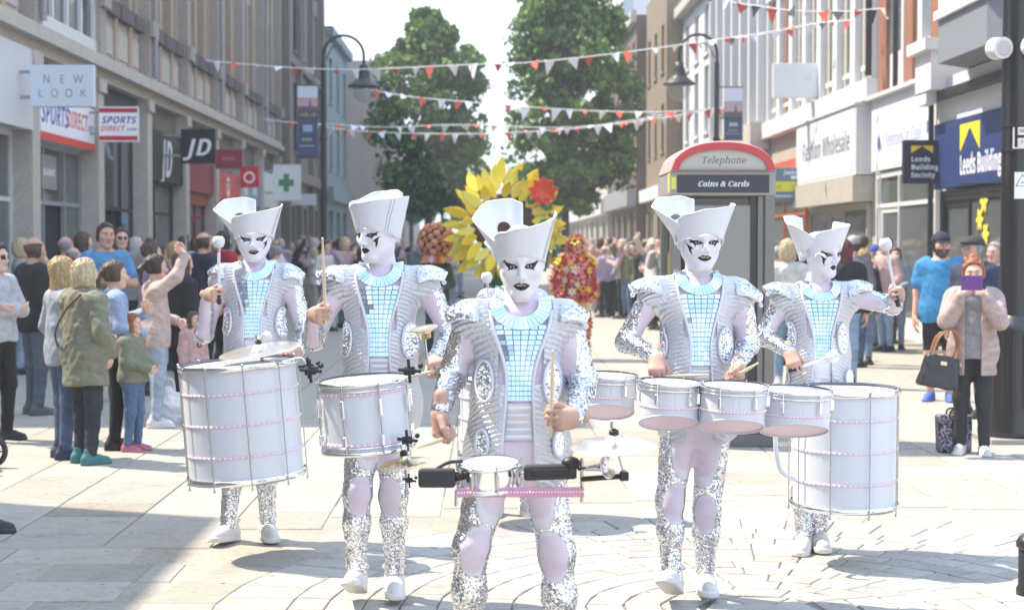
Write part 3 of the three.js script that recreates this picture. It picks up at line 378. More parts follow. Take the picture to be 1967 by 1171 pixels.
// ---------- street furniture ----------
const iron = std([.020, .021, .024], .42), ironGloss = phys([.016, .016, .018], .35, { clearcoat: .4, clearcoatRoughness: .25 });
{ // telephone kiosk
  const d = 13.95, base = ground(1375, 846), g = thing('telephone_box', 'grey telephone kiosk with red domed roof and Telephone lettering', 'telephone box', [W(1374, 700, d).x, 0, -d]);
  const w = .85, hw = w / 2, grey = std([.165, .157, .143], .5, { map: rep(TX.stone, 2) }), pale = std([.31, .30, .275], .5), dk = std([.03, .03, .034], .4), steel = std([.19, .185, .17], .4, { metalness: .3 }), redM = phys([.50, .035, .04], .4, { clearcoat: .3 }), topM = phys([.60, .33, .31], .5, {}), glass = phys([.80, .82, .80], .05, { transmission: 1, thickness: 0 });
  part('plinth', rb(w + .02, .10, w + .02, .012, 0, .05, 0), std([.16, .15, .14], .8), g);
  for (const sx of [-1, 1]) for (const sz of [-1, 1]) part('corner_post', rb(.085, 1.98, .085, .012, sx * (hw - .0425), 1.09, sz * (hw - .0425)), steel, g);
  part('header', rb(w + .012, .20, w + .012, .012, 0, 2.15, 0), pale, g);
  { const q = printed(w - .10, .145, 768, (x, W_, H_) => { x.fillStyle = '#34363d'; x.fillRect(0, 0, W_, H_); x.fillStyle = '#e6e6e2'; fitText(x, 'Coins & Cards', W_ * .5, H_ * .5, W_ * .56, 'italic bold $px serif', 92); }); const m = part('coins_panel', q.geo, q.mat, g); m.position.set(.0, 2.145, hw + .011); }
  // domed roof: an arch swept front to back, with a red band round a pale panel
  const arch = (k, y0, n = 24) => { const p = []; for (let i = 0; i <= n; i++) { const t = i / n * 2 - 1; p.push([t * (hw + k), y0 + (.225 + k) * Math.pow(Math.max(0, 1 - Math.pow(Math.abs(t), 2.4)), .55)]); } return p; };
  const sh = (k, y0) => { const s = new THREE.Shape(); s.moveTo(-(hw + k), y0); arch(k, y0).forEach(p => s.lineTo(...p)); s.lineTo(hw + k, y0); return s; };
  part('roof', new THREE.ExtrudeGeometry(sh(-.004, 2.255), { depth: w - .06, bevelEnabled: true, bevelSize: .016, bevelThickness: .035, bevelSegments: 4, curveSegments: 8 }).translate(0, 0, -(w - .06) / 2), topM, g);
  part('roof_band', new THREE.ExtrudeGeometry((() => { const s = sh(.0, 2.256), h = sh(-.06, 2.256); s.holes.push(h); return s; })(), { depth: .03, bevelEnabled: false }).translate(0, 0, hw + .002), redM, g);
  { const s = sh(-.062, 2.257); part('roof_panel', new THREE.ExtrudeGeometry(s, { depth: .012, bevelEnabled: false }).translate(0, 0, hw + .002), std([.45, .435, .39], .45), g); const q = printed(.38, .115, 512, (x, W_, H_) => { x.fillStyle = '#bcb9af'; x.fillRect(0, 0, W_, H_); x.fillStyle = '#22222a'; fitText(x, 'Telephone', W_ / 2, H_ * .52, W_ * .96, 'italic $px serif', 130); }); q.mat.color = col([.895, .897, .899]); const m = part('telephone_print', q.geo, q.mat, g); m.position.set(.0, 2.338, hw + .0175); }
  part('back_panel', rb(w - .17, 1.98, .03, .004, 0, 1.09, -hw + .06), grey, g); part('payphone_board', rb(.50, .62, .02, .006, -.02, 1.66, hw - .055), std([.26, .25, .225], .5), g); part('board_frame', rb(.53, .65, .012, .004, -.02, 1.66, hw - .062), std([.12, .115, .11], .5), g); part('lower_board', [rb(.36, .22, .02, .006, .05, 1.16, hw - .055), rb(.40, .26, .012, .006, .05, 1.16, hw - .064)], std([.40, .40, .38], .4), g);
  part('front_panel', [rb(w - .30, 1.92, .02, .004, -.03, 1.07, hw - .078)], grey, g); part('door_gap', bx(hw - .20, .12, hw - .10, hw - .14, 2.05, hw - .05), dk, g); part('door_stile', rb(.05, 1.94, .05, .006, hw - .112, 1.08, hw - .05), steel, g); part('rail', [bx(-hw + .09, 1.30, hw - .068, hw - .22, 1.33, hw - .05), bx(-hw + .09, .62, hw - .068, hw - .22, .66, hw - .05)], dk, g);
  for (const sx of [-1, 1]) part('side_pane', bx(sx * (hw - .03), .2, -hw + .09, sx * (hw - .04), 2.0, hw - .09), glass, g);
  part('sticker', bx(-hw - .009, 2.08, .30, -hw - .0065, 2.24, .40), std([.75, .70, .10], .5), g); part('sticker', bx(-hw - .003, 1.90, .36, -hw - .001, 2.02, .42), std([.7, .2, .15], .5), g); part('yellow_notice', bx(-hw + .004, 2.1, hw + .008, -hw + .04, 2.2, hw + .012), std([.70, .66, .12], .5), g);
}
{ // black camera mast
  const d = 13.9, c = W(1950, 850, d), g = thing('street_column', 'thick black cast column on a fluted base with small signs', 'column', [c.x, 0, -d]);
  part('shaft', lathe([[.135, 1.05], [.135, 8.5], [0, 8.5]], 28), ironGloss, g); part('base', lathe([[0, .02], [.245, .02], [.25, .10], [.235, .12], [.24, .18], [.228, .20], [.232, .26], [.222, .28], [.215, .92], [.225, .94], [.22, .99], [.165, 1.03], [.14, 1.06]], 32), ironGloss, g);
  for (let i = 0; i < 16; i++) { const t = i / 16 * 6.283; part('flute', rod([.219 * Math.sin(t), .30, .219 * Math.cos(t)], [.215 * Math.sin(t), .90, .215 * Math.cos(t)], .012, .012, 6), ironGloss, g); }
  part('foot', rb(.56, .05, .56, .01, 0, .02, 0), std([.3, .29, .27], .9), g);
  const y = py => W(1950, py, d).y;
  const sgn = (w, h, yy, dx, pw, draw, name) => { const q = printed(w, h, pw, draw), m = part(name, new THREE.CylinderGeometry(.139, .139, h, 12, 1, true, -w / .139 / 2 + dx, w / .139), q.mat, g); m.position.y = yy; };
  sgn(.148, .20, y(264), -.08, 128, (x, w, h) => { x.fillStyle = '#dcdad0'; x.fillRect(0, 0, w, h); x.fillStyle = '#1a1a1c'; x.fillRect(w * .1, h * .06, w * .17, h * .88); x.fillRect(w * .73, h * .06, w * .17, h * .88); x.fillRect(w * .27, h * .44, w * .46, h * .12); x.font = 'bold 34px sans-serif'; x.textAlign = 'center'; x.textBaseline = 'middle'; x.fillText('50', w * .5, h * .26); x.fillText('7', w * .5, h * .74); }, 'hydrant_sign');
  sgn(.130, .22, y(357), -.02, 128, (x, w, h) => { x.fillStyle = '#eef0ee'; x.fillRect(0, 0, w, h); x.strokeStyle = '#222'; x.lineWidth = 5; x.beginPath(); x.moveTo(w * .5, h * .08); x.lineTo(w * .9, h * .52); x.lineTo(w * .1, h * .52); x.closePath(); x.stroke(); x.fillStyle = '#555'; x.beginPath(); x.arc(w * .5, h * .4, 8, 0, 7); x.fill(); }, 'warning_sign');
  part('strap', [lathe([[.138, y(246)], [.142, y(246)], [.142, y(241)], [.138, y(241)]], 24), lathe([[.138, y(292)], [.142, y(292)], [.142, y(288)], [.138, y(288)]], 24)], iron, g);
  const lb = part('sign_bracket', tube([[-.13, y(352), .05], [-.3, y(352), .03], [-.5, y(352), 0]], .006, 6, 10), iron, g); lb.visible = true;
  for (const [dx, dz] of [[-.20, .02], [.05, .17]]) { const h = y(94), sp = part('loudspeaker', [ball(.09, dx, h, dz, 1, 1.05, .9), rod([dx, h, dz], [dx + .03, h - .005, dz + .11], .085, .09, 20), bx(-.16, h + .05, -.02, dx, h + .06, .02), bx(-.16, h - .05, -.02, dx, h - .04, .02)], SB.white, g); part('speaker_cone', rod([dx + .031, h - .005, dz + .112], [dx + .032, h - .005, dz + .118], .065, .06, 18), std([.45, .45, .45], .5), sp); }
}
function lampPost(px, topPy, reach, d, label, hookL) {
  const c = W(px, 470, d), g = thing('street_lamp', label, 'street lamp', [c.x, 0, -d], 'swan neck street lamps'), top = W(px, topPy, d).y, s = Math.sign(reach), R = Math.abs(reach) / 2;
  part('post', lathe([[.12, 0], [.12, 1.0], [.075, 1.15], [.06, 3], [.05, top - R - .2], [0, top - R - .2]], 16), iron, g);
  const P = []; for (let i = 0; i <= 16; i++) { const t = Math.PI * i / 16; P.push([s * R * (1 - Math.cos(t)), top - R + R * Math.sin(t), 0]); } part('swan_neck', tube([[0, top - R - .3, 0], ...P, [reach, top - R - .25, 0]], .032, 8, 60), iron, g);
  part('scroll', tube([[s * .05, top - R - .1, 0], [s * R * .5, top - R * .55, 0], [s * R * .9, top - R * .5, 0], [s * R * .8, top - R * .75, 0]], .012, 6, 20), iron, g);
  const y = top - R - .25, l = new THREE.Group(); l.name = 'lantern'; l.position.set(reach, y, 0); g.add(l);
  part('hood', lathe([[.0, .06], [.09, .05], [.10, -.06], [.13, -.10], [.14, -.24], [.22, -.30], [.34, -.40], [.36, -.43], [.30, -.42], [.0, -.36]], 24), iron, l); part('globe', lathe([[.24, -.43], [.26, -.52], [.22, -.66], [.12, -.76], [0, -.79]], 20), phys([.85, .88, .88], .08, { transmission: .9, thickness: 0 }), l);
  part('collar', [lathe([[.07, 3.9], [.085, 3.95], [.07, 4.0]], 12), lathe([[.07, 2.6], [.085, 2.65], [.07, 2.7]], 12)], iron, g);
  return g;
}
function banner(label, px0, px1, py0, py1, d, dark, postX) {
  const a = W(px0, py0, d), b = W(px1, py1, d), w = b.x - a.x, h = a.y - b.y, g = thing('lamp_banner', label, 'banner', [(a.x + b.x) / 2, (a.y + b.y) / 2, -d], 'banners on the street lamps');
  const q = printed(w, h, 128, dark ? (x, W_, H_) => { x.fillStyle = '#3c4868'; x.fillRect(0, 0, W_, H_); x.fillStyle = '#9aa8bf'; x.fillRect(W_ * .28, H_ * .18, W_ * .46, H_ * .18); x.fillStyle = '#8d9566'; x.fillRect(W_ * .22, H_ * .52, W_ * .5, H_ * .07); x.fillStyle = '#8894ac'; x.fillRect(W_ * .1, H_ * .70, W_ * .75, H_ * .04); } : (x, W_, H_) => { x.fillStyle = '#c9d3e2'; x.fillRect(0, 0, W_, H_ * .5); x.fillStyle = '#b59aa0'; x.fillRect(0, H_ * .45, W_, H_ * .35); x.fillStyle = '#5a5560'; x.fillRect(0, H_ * .8, W_, H_ * .2); x.beginPath(); x.moveTo(W_ * .55, H_ * .8); x.lineTo(W_ * .62, H_ * .5); x.lineTo(W_ * .7, H_ * .8); x.fill(); });
  part('cloth', new THREE.BoxGeometry(w, h, .008), q.mat, g); const px = postX - g.position.x; part('arm', [rod([Math.sign(px) * w * -.5, h / 2 + .01, 0], [px, h / 2 + .01, 0], .012), rod([Math.sign(px) * w * -.5, -h / 2 - .01, 0], [px, -h / 2 - .01, 0], .012)], iron, g);
}
{
  const L = lampPost(622, 68, .88, 36.4, 'swan neck street lamp before the dark stone building'), Rr = lampPost(1376, 66, -.82, 36.4, 'swan neck street lamp behind the telephone kiosk'), xl = L.position.x, xr = Rr.position.x;
  banner('pale sunset picture banner on the lamp before the dark building', 571, 610, 165, 214, 36.4, false, xl); banner('navy banner below the sunset picture on the lamp post', 571, 610, 226, 301, 36.4, true, xl);
  banner('pale skyline picture banner on the lamp behind the kiosk', 1391, 1427, 168, 226, 36.4, false, xr); banner('navy banner low on the lamp post behind the kiosk', 1391, 1427, 228, 268, 36.4, true, xr);
}
{ // bollard at the edge
  const c = ground(1972, 1142), g = thing('bollard', 'black bollard with a rounded cap on the paving', 'bollard', [c.x + .03, 0, c.z]);
  part('post', lathe([[.075, 0], [.075, .03], [.066, .05], [.066, .215], [0, .216]], 20), iron, g); part('cap', lathe([[.066, .217], [.078, .23], [.078, .25], [.064, .275], [.03, .30], [0, .305]], 20), ironGloss, g);
}
// bunting: cord with triangular flags, each flag a piece
{
  const R = rng(91), red = std([.62, .10, .06], .8), wht = std([.78, .78, .80], .8), blk = std([.03, .035, .05], .8);
  const tri = (() => { const s = new THREE.Shape(); s.moveTo(-.5, 0); s.lineTo(.5, 0); s.lineTo(0, -1); const g = new THREE.ExtrudeGeometry(s, { depth: .01, bevelEnabled: false }); return g; })();
  const string = (label, pts, d0, d1, n, pal, size) => {
    const P = pts.map(([x, y], i) => W(x, y, lerp(d0, d1, i / (pts.length - 1)))), o = P[0].clone(), g = thing('bunting', label, 'bunting', o, 'strings of bunting across the street'), curve = new THREE.CatmullRomCurve3(P.map(p => p.clone().sub(o)), false, 'centripetal');
    part('cord', new THREE.TubeGeometry(curve, 80, .013, 5, false), wht, g);
    for (let i = 0; i < n; i++) { const t = clamp((i + .5 + (R() - .5) * .55) / n, .004, .996), p = curve.getPointAt(t), tg = curve.getTangentAt(t), m = part('flag', tri, pal[i % pal.length], g); m.position.copy(p); const k = size * (.8 + .5 * R()); m.scale.set(k * .8, k * (.7 + .5 * R()), 1); m.rotation.set((R() - .5) * 2.4, -Math.atan2(tg.z, tg.x) + (R() - .5) * 1.3, Math.atan2(tg.y, Math.hypot(tg.x, tg.z)) + (R() - .5) * .5); }
  };
  string('red and white bunting tied from the stone row past both tree tops to the lamp', [[395, 116], [530, 128], [640, 133], [730, 132], [905, 124], [1000, 121], [1170, 104], [1390, 74], [1560, 48], [1690, 22]], 36, 35.6, 34, [wht, red, wht, wht, red], .24);
  string('red and white bunting sagging from the lamp head through the tree crowns', [[700, 170], [790, 186], [880, 194], [960, 201], [1100, 211], [1230, 215], [1330, 212], [1400, 206]], 36.2, 36.6, 22, [red, wht, wht, red, wht], .22);
  string('slack red and white bunting strung lower from the dark stone building', [[505, 228], [560, 235], [640, 239], [740, 244], [860, 240], [960, 241], [1050, 245], [1150, 240], [1300, 216]], 44, 44, 26, [wht, red, wht], .24);
  string('lowest bunting string crossing in front of both tree trunks', [[590, 232], [640, 246], [700, 252], [800, 256], [900, 257], [990, 254], [1100, 247], [1230, 232], [1400, 205]], 40, 40, 30, [wht, wht, red, wht, red], .22);
  string('bunting with red and black flags above the cream front', [[1330, -30], [1400, 2], [1460, 12], [1520, 20], [1620, 22], [1700, 17], [1760, 20]], 33, 31, 14, [red, blk, wht, red, blk], .25);
  string('short bunting end hanging over the concrete fins', [[1390, 74], [1440, 70], [1500, 58], [1570, 45], [1640, 38]], 38, 34, 8, [blk, red, wht], .22);
}
// trees
const leafG = (() => { const s = []; const g = new THREE.BufferGeometry(); g.setAttribute('position', new THREE.Float32BufferAttribute([0, -.5, 0, .42, 0, .12, 0, .55, -.05, -.42, .05, .12], 3)); g.setIndex([0, 1, 2, 0, 2, 3]); g.computeVertexNormals(); return g; })();
const leafM = phys([.85, .95, .8], .6, { transmission: .35, thickness: 0 }); leafM.color.setRGB(1, 1, 1);
function tree(label, px, d, shape, nClump, perClump, leaf, seed, bright = 1, group = 'street trees along the middle of the street') {
  const r = rng(seed), c = W(px, 470, d), g = thing('tree', label, 'tree', [c.x, 0, -d], group), bark = std([.075, .06, .05], .95);
  const rowsP = shape.map(([py, x0, x1]) => ({ y: W(px, py, d).y, a: W(x0, py, d).x - c.x, b: W(x1, py, d).x - c.x })).sort((p, q) => p.y - q.y), yb = rowsP[0].y, yt = rowsP[rowsP.length - 1].y;
  const at = y => { let i = 0; while (i < rowsP.length - 2 && y > rowsP[i + 1].y) i++; const t = clamp((y - rowsP[i].y) / (rowsP[i + 1].y - rowsP[i].y), 0, 1); return [lerp(rowsP[i].a, rowsP[i + 1].a, t), lerp(rowsP[i].b, rowsP[i + 1].b, t)]; };
  const tr = [tube([[0, -.05, 0], [.04, yb * .6, .02], [-.03, yb * 1.15, -.03], [.05, lerp(yb, yt, .4), 0], [0, lerp(yb, yt, .85), .05]], .11, 8, 24)], mats = [], cols = [], C = new THREE.Color();
  tr.push(lathe([[.24, 0], [.16, .6], [.135, yb * .8], [.11, yb * 1.1]], 10));
  for (let k = 0; k < nClump; k++) {
    const y = lerp(yb, yt, Math.pow(r(), .9)), [a, b] = at(y), mx = (a + b) / 2, hw = (b - a) / 2, t = r() * 6.283, q = Math.pow(r(), .45) * .95, cx = mx + hw * q * Math.cos(t), cz = hw * .9 * q * Math.sin(t), cr = (.22 + .40 * r()) * Math.min(1.2, hw * .5 + .35);
    if (k % 5 === 0) { const y0 = Math.max(yb * .95, y - .5 - Math.hypot(cx, cz) * .7); tr.push(tube([[0, y0, 0], [cx * .5, lerp(y0, y, .45), cz * .5], [cx, y, cz]], .035, 5, 8)); }
    const tone = .65 + .75 * r();
    for (let i = 0; i < perClump; i++) { const v = V(r() - .5, r() - .5, r() - .5).normalize().multiplyScalar(cr * Math.pow(r(), .4)); v.y *= .72; const s = leaf * (.5 + 1.0 * r()), m = new THREE.Matrix4().compose(V(cx + v.x, y + v.y - .12 * r(), cz + v.z), new THREE.Quaternion().setFromEuler(new THREE.Euler(r() * 6.28, r() * 6.28, r() * 6.28)), V(s, s, s)); mats.push(m); const w = tone * (.8 + .4 * r()) * bright; C.setRGB(.150 * w, .275 * w, .045 * w); cols.push(C.clone()); }
  }
  part('trunk', tr, bark, g); const im = new THREE.InstancedMesh(leafG, leafM, mats.length); im.name = 'crown'; mats.forEach((m, i) => { im.setMatrixAt(i, m); im.setColorAt(i, cols[i]); }); im.userData.kind = 'stuff'; shade(im); g.add(im);
}
tree('leafy street tree with a pointed crown beside the pale gable', 822, 58, [[400, 770, 880], [370, 735, 925], [300, 728, 948], [235, 708, 955], [180, 700, 950], [110, 725, 922], [70, 765, 885], [20, 795, 835]], 210, 120, .19, 301);
tree('taller leafy street tree with a broad crown and bare forked stem', 1086, 54, [[400, 1030, 1120], [360, 985, 1190], [310, 982, 1218], [250, 978, 1245], [190, 982, 1232], [120, 980, 1228], [50, 982, 1212], [0, 990, 1180], [-60, 1020, 1140]], 250, 120, .19, 302);
[[790, 108, 270, 90, 1.5], [850, 116, 300, 80, 1.4], [905, 122, 290, 80, 1.35], [985, 125, 330, 70, 1.3], [1050, 118, 330, 80, 1.3]].forEach(([px, d, top, w, b], i) => tree(['light green tree glimpsed far behind the pointed crown', 'light green tree second behind the pointed crown', 'far tree closing the street end beside the sky gap', 'small far tree beyond the sunflower', 'far tree behind the forked stem'][i], px, d, [[430, px - w * .4, px + w * .4], [370, px - w * .55, px + w * .55], [top + 30, px - w * .4, px + w * .4], [top, px - w * .1, px + w * .1]], 44, 90, .30, 310 + i, b, 'far trees at the end of the street'));
// ---------- heads, hands, bodies ----------
const ell = (x, y, z, cx, cy, cz, rx, ry, rz) => { const a = (x - cx) / rx, b = (y - cy) / ry, c = (z - cz) / rz, k = Math.sqrt(a * a + b * b + c * c); return (k - 1) * Math.min(rx, ry, rz) * (k > 1.6 ? 1.25 : 1); };
function cap(x, y, z, ax, ay, az, bx_, by, bz, ra, rb_) { const dx = bx_ - ax, dy = by - ay, dz = bz - az; const t = clamp(((x - ax) * dx + (y - ay) * dy + (z - az) * dz) / (dx * dx + dy * dy + dz * dz), 0, 1); return Math.hypot(x - ax - t * dx, y - ay - t * dy, z - az - t * dz) - lerp(ra, rb_, t); }
// origin between the ears, face towards +z, chin near y = -.118, crown near y = .12
function headSdf(mouth) {
  return (X, y, z) => {
    const x = Math.abs(X);
    let d = ell(x, y, z, 0, .032, -.014, .076, .090, .097);
    d = smin(d, ell(x, y, z, 0, -.030, .022, .063, .085, .068), .03);
    d = smin(d, cap(x, y, z, .052, -.045, .0, .014, -.100, .055, .022, .017), .03);
    d = smin(d, ell(x, y, z, 0, -.095, .058, .026, .022, .024), .03);
    d = smin(d, ell(x, y, z, .042, -.014, .054, .026, .022, .026), .025);
    d = smin(d, cap(x, y, z, .008, .028, .085, .044, .030, .066, .012, .010), .022);
    d = smax(d, -ell(x, y, z, .031, .004, .101, .021, .014, .020), .014);
    d = smin(d, ell(x, y, z, .031, .003, .074, .0145, .0115, .0125), .003);
    d = smin(d, cap(x, y, z, 0, .020, .087, 0, -.026, .108, .0075, .0105), .014);
    d = smin(d, ell(x, y, z, .0115, -.033, .097, .0085, .0075, .011), .008);
    d = smin(d, cap(x, y, z, 0, -.0555, .0905, .021, -.060, .080, .0055, .003), .006);
    d = smin(d, cap(x, y, z, 0, -.0685, .0885, .018, -.064, .080, .0065, .003), .006);
    if (mouth) d = smax(d, -ell(x, y, z, 0, -.0625, .096, .017, .0065, .016), .004);
    d = smin(d, ell(x, y, z, .079, .0, -.010, .010, .031, .019), .008);
    d = smax(d, -ell(x, y, z, .090, .0, -.004, .009, .020, .009), .006);
    d = smin(d, cap(x, y, z, 0, -.075, -.018, 0, -.215, -.040, .050, .056), .035);
    return d;
  };
}
const HEADS = {};
function headGeo(mouth, h) { const k = mouth + '_' + h; return HEADS[k] ??= sdfMesh(headSdf(mouth), [-.11, -.24, -.14], [.11, .14, .135], h); }
// right hand: wrist at the origin, fingers along +y, palm towards +z, thumb on the +x side; curls in radians per joint
function handGeo(pose, h) {
  const k = 'hand' + pose + h; if (HEADS[k]) return HEADS[k];
  const P = { grip: { c: [1.15, 1.5, .9], s: .04, th: [[.034, .028, .018], [.050, .058, .036], [.040, .084, .050], [.018, .094, .056]] }, relaxed: { c: [.35, .5, .3], s: .05, th: [[.034, .028, .012], [.052, .056, .022], [.058, .084, .030], [.056, .104, .036]] }, hold: { c: [.75, .85, .45], s: .05, th: [[.034, .028, .016], [.054, .056, .034], [.056, .080, .052], [.050, .096, .062]] } }[pose];
  const list = [[V(0, -.05, 0), V(0, .01, 0), .026, .025, 1, .03], [V(-.016, .02, 0), V(-.024, .082, 0), .018, .013, 1, .03], [V(.016, .02, 0), V(.026, .082, 0), .020, .014, 1, .03], [V(0, .03, .002), V(0, .082, .002), .020, .014, 1, .03]];
  const bones = [];
  [[.031, .085, .040, .026, .020, .0092], [.010, .089, .045, .029, .021, .0094], [-.011, .086, .041, .027, .020, .0090], [-.030, .078, .032, .021, .018, .0080]].forEach(([x, y, l1, l2, l3, r], i) => {
    let p = V(x, y, 0), a = 0; const sp = (x - .0) * .25 * (1 - P.c[0] / 2);
    [l1, l2, l3].forEach((l, n) => { a += P.c[n] * (1 + (i - 1.5) * P.s); const q = p.clone().add(V(sp * l * 6, Math.cos(a) * l, Math.sin(a) * l)); bones.push([p, q, r * (1 - n * .06), r * (.94 - n * .07), 1, .004]); p = q; });
  });
  P.th.forEach((t, i) => { if (i) bones.push([V(...P.th[i - 1]), V(...t), [0, .0135, .0115, .0105][i], [0, .0115, .0105, .0090][i], 1, i === 1 ? .02 : .005]); });
  const palm = boneSet(list), fin = boneSet(bones);
  // neighbouring fingers stay apart: plain minimum between chains
  const f = (x, y, z) => { let d = palm(x, y, z); let m = 1e9; for (let c = 0; c < 5; c++) { let e = 1e9; for (let n = 0; n < 3; n++) { const v = fin.one(c * 3 + n, x, y, z); e = e === 1e9 ? v : smin(e, v, .004); } m = Math.min(m, e); } return smin(d, m, .010); };
  return HEADS[k] = sdfMesh(f, [-.06, -.085, -.045], [.085, .2, .11], h);
}
// hand placed at a wrist: fingers along dir, thumb side along thumb (the axis of what is held)
function placedHand(pose, h, wrist, dir, thumb, scale = 1, mirror = false) {
  const X0 = thumb.clone().normalize(), Y = dir.clone().addScaledVector(X0, -dir.dot(X0)).normalize(), Z = X0.clone().cross(Y); if (mirror) Z.negate();
  const M = new THREE.Matrix4().makeBasis(X0, Y, Z).setPosition(wrist).scale(V(scale, scale, scale));
  const g = handGeo(pose, h).clone().applyMatrix4(M);
  if (mirror) { const a = g.index.array; for (let i = 0; i < a.length; i += 3) { const t = a[i]; a[i] = a[i + 1]; a[i + 1] = t; } g.computeVertexNormals(); }
  g.userData.hold = (mirror ? V(0, .098, .030) : V(0, .098, .030)).applyMatrix4(M); g.userData.axis = X0; return g;
}
const SKIN = { pale: [.62, .40, .31], tan: [.50, .30, .21], ruddy: [.58, .33, .25] };
const HAIR = { blond: [.50, .36, .16], pale: [.62, .50, .30], brown: [.10, .055, .03], dark: [.03, .022, .018], grey: [.36, .35, .34], red: [.36, .12, .04], maroon: [.16, .03, .03], white: [.62, .60, .57] };
const bodyMat = std(0xffffff, .62, { vertexColors: true });
function faceColor(sk, brow, glasses, beard) {
  return (x, y, z) => {
    const ax = Math.abs(x);
    if (beard && y < -.04 && y > -.13 && z > -.01 && !(Math.hypot(x / .02, (y + .062) / .008) < 1)) return [.07, .05, .04];
    if (z > .05) {
      if (glasses && z > .06 && Math.abs(y - .004) < .016 && ax > .010 && ax < .052) return [.012, .012, .014];
      if (Math.hypot((ax - .031) / .0125, (y - .003) / .0065) < 1) return ax > .026 && ax < .036 ? [.03, .025, .02] : [.62, .60, .58];
      if (ax > .014 && ax < .047 && Math.abs(y - .0235 - (.03 - Math.abs(ax - .03)) * .12) < .0042) return brow;
      if (Math.hypot(x / .023, (y + .062) / .0095) < 1 && z > .07) return [sk[0] * .72, sk[1] * .48, sk[2] * .5];
    }
    return sk;
  };
}
const shoeCache = {};
function shoeGeo(h = .008) { // origin under the ankle, toe towards +z
  return shoeCache[h] ??= (() => {
    const b = boneSet([[V(0, .045, -.05), V(0, .040, .06), .042, .043, 1, .02], [V(0, .040, .06), V(.006, .028, .150), .044, .034, 1, .02], [V(0, .05, -.025), V(0, .115, -.02), .044, .040, 1, .03]]);
    return sdfMesh((x, y, z) => { let d = smax(b(x, y, z), -y, .012); const sole = Math.max(Math.hypot(x * 1.0, Math.max(0, Math.abs(z - .05) - .095) * 1) - .048, y - .026, -y); return smin(d, sole, .006); }, [-.07, -.01, -.11], [.07, .13, .21], h);
  })();
}
// ---------- spectators: local frame faces +z, height 1.7 before scaling ----------
const ARMS = { // elbow and wrist of the arm on the +x side, plus hand pose
  down: [[.235, 1.11, -.02], [.25, .86, .04], 'relaxed'], pocket: [[.27, 1.12, -.04], [.20, .93, .10], 'relaxed'], phone: [[.22, 1.18, .18], [.07, 1.42, .30], 'hold'], up: [[.28, 1.50, .14], [.22, 1.72, .24], 'hold'],
  crossed: [[.25, 1.13, .06], [-.02, 1.15, .20], 'relaxed'], front: [[.24, 1.12, .02], [.08, 1.05, .24], 'hold'], side: [[.27, 1.12, .0], [.29, .90, .10], 'grip'], clap: [[.24, 1.14, .08], [.05, 1.24, .30], 'relaxed'],
};
const garmentMat = {};
const cloth = (c, rough = .85) => garmentMat[JSON.stringify(c) + rough] ??= std(c.map(v => v * 1.35), rough, { map: TX.cloth });
const hairMat = {}; const hairM = k => hairMat[k] ??= std(HAIR[k].map(v => v * 1.7), .5, { map: TX.hair });
function uvWrap(g, k, round) { const p = g.attributes.position, a = new Float32Array(p.count * 2); for (let i = 0; i < p.count; i++) { const x = p.getX(i), y = p.getY(i), z = p.getZ(i); if (round) { a[i * 2] = Math.atan2(x, z) / 6.2832 * k; a[i * 2 + 1] = y * 3; } else { a[i * 2] = (x + z * .8) * k; a[i * 2 + 1] = (y + z * .3) * k; } } g.setAttribute('uv', new THREE.BufferAttribute(a, 2)); return g; }
function hairGeo(style, h) {
  const k = 'hair' + style + h; if (HEADS[k]) return HEADS[k];
  const hd = headSdf(0);
  const f = (x, y, z) => {
    const n = .005 * NZ.noise(x * 70, y * 22, z * 70) + .004 * NZ.noise(x * 26 + 5, y * 14, z * 26);
    let cut = z - (.030 + .050 * sstep(.03, .11, y)); // hairline
    let d = hd(x, Math.max(y, -.06), z) - (style === 'bald' ? .004 : style === 'short' ? .009 : .016) + n;
    d = smax(d, cut, .012);
    if (style === 'short' || style === 'bald') d = smax(d, (style === 'bald' ? -.075 : -.06) - y + Math.max(0, z) * .6, .015);
    if (style === 'bald') d = smax(d, y - .055 - .02 * Math.min(1, Math.abs(x) / .07), .012);
    if (style === 'bob') { d = smax(smin(d, ell(x, y, z, 0, -.02, -.035, .098, .115, .098), .02) + n, z - .062, .015); d = smax(d, -ell(x, y, z, 0, -.045, .12, .062, .105, .12), .012); d = smax(d, -.115 - y, .02); }
    if (style === 'long') { d = smin(d, ell(x, y, z, 0, -.09, -.055, .088, .18, .055), .03) + n; d = smax(d, -ell(x, y, z, 0, -.06, .14, .066, .13, .14), .015); }
    if (style === 'tail') { d = smax(d, -.06 - y, .02); d = smin(d, cap(x, y, z, 0, .05, -.11, 0, -.02, -.165, .026, .032), .02); d = smin(d, cap(x, y, z, 0, -.02, -.165, 0, -.17, -.15, .030, .008), .02) + n * .7; }
    if (style === 'bun') { d = smax(d, -.05 - y, .02); d = smin(d, ell(x, y, z, 0, .135, -.03, .048, .042, .048), .015) + n; }
    return d;
  };
  return HEADS[k] = uvWrap(sdfMesh(f, [-.13, -.3, -.23], [.13, .2, .13], h), 3, true);
}
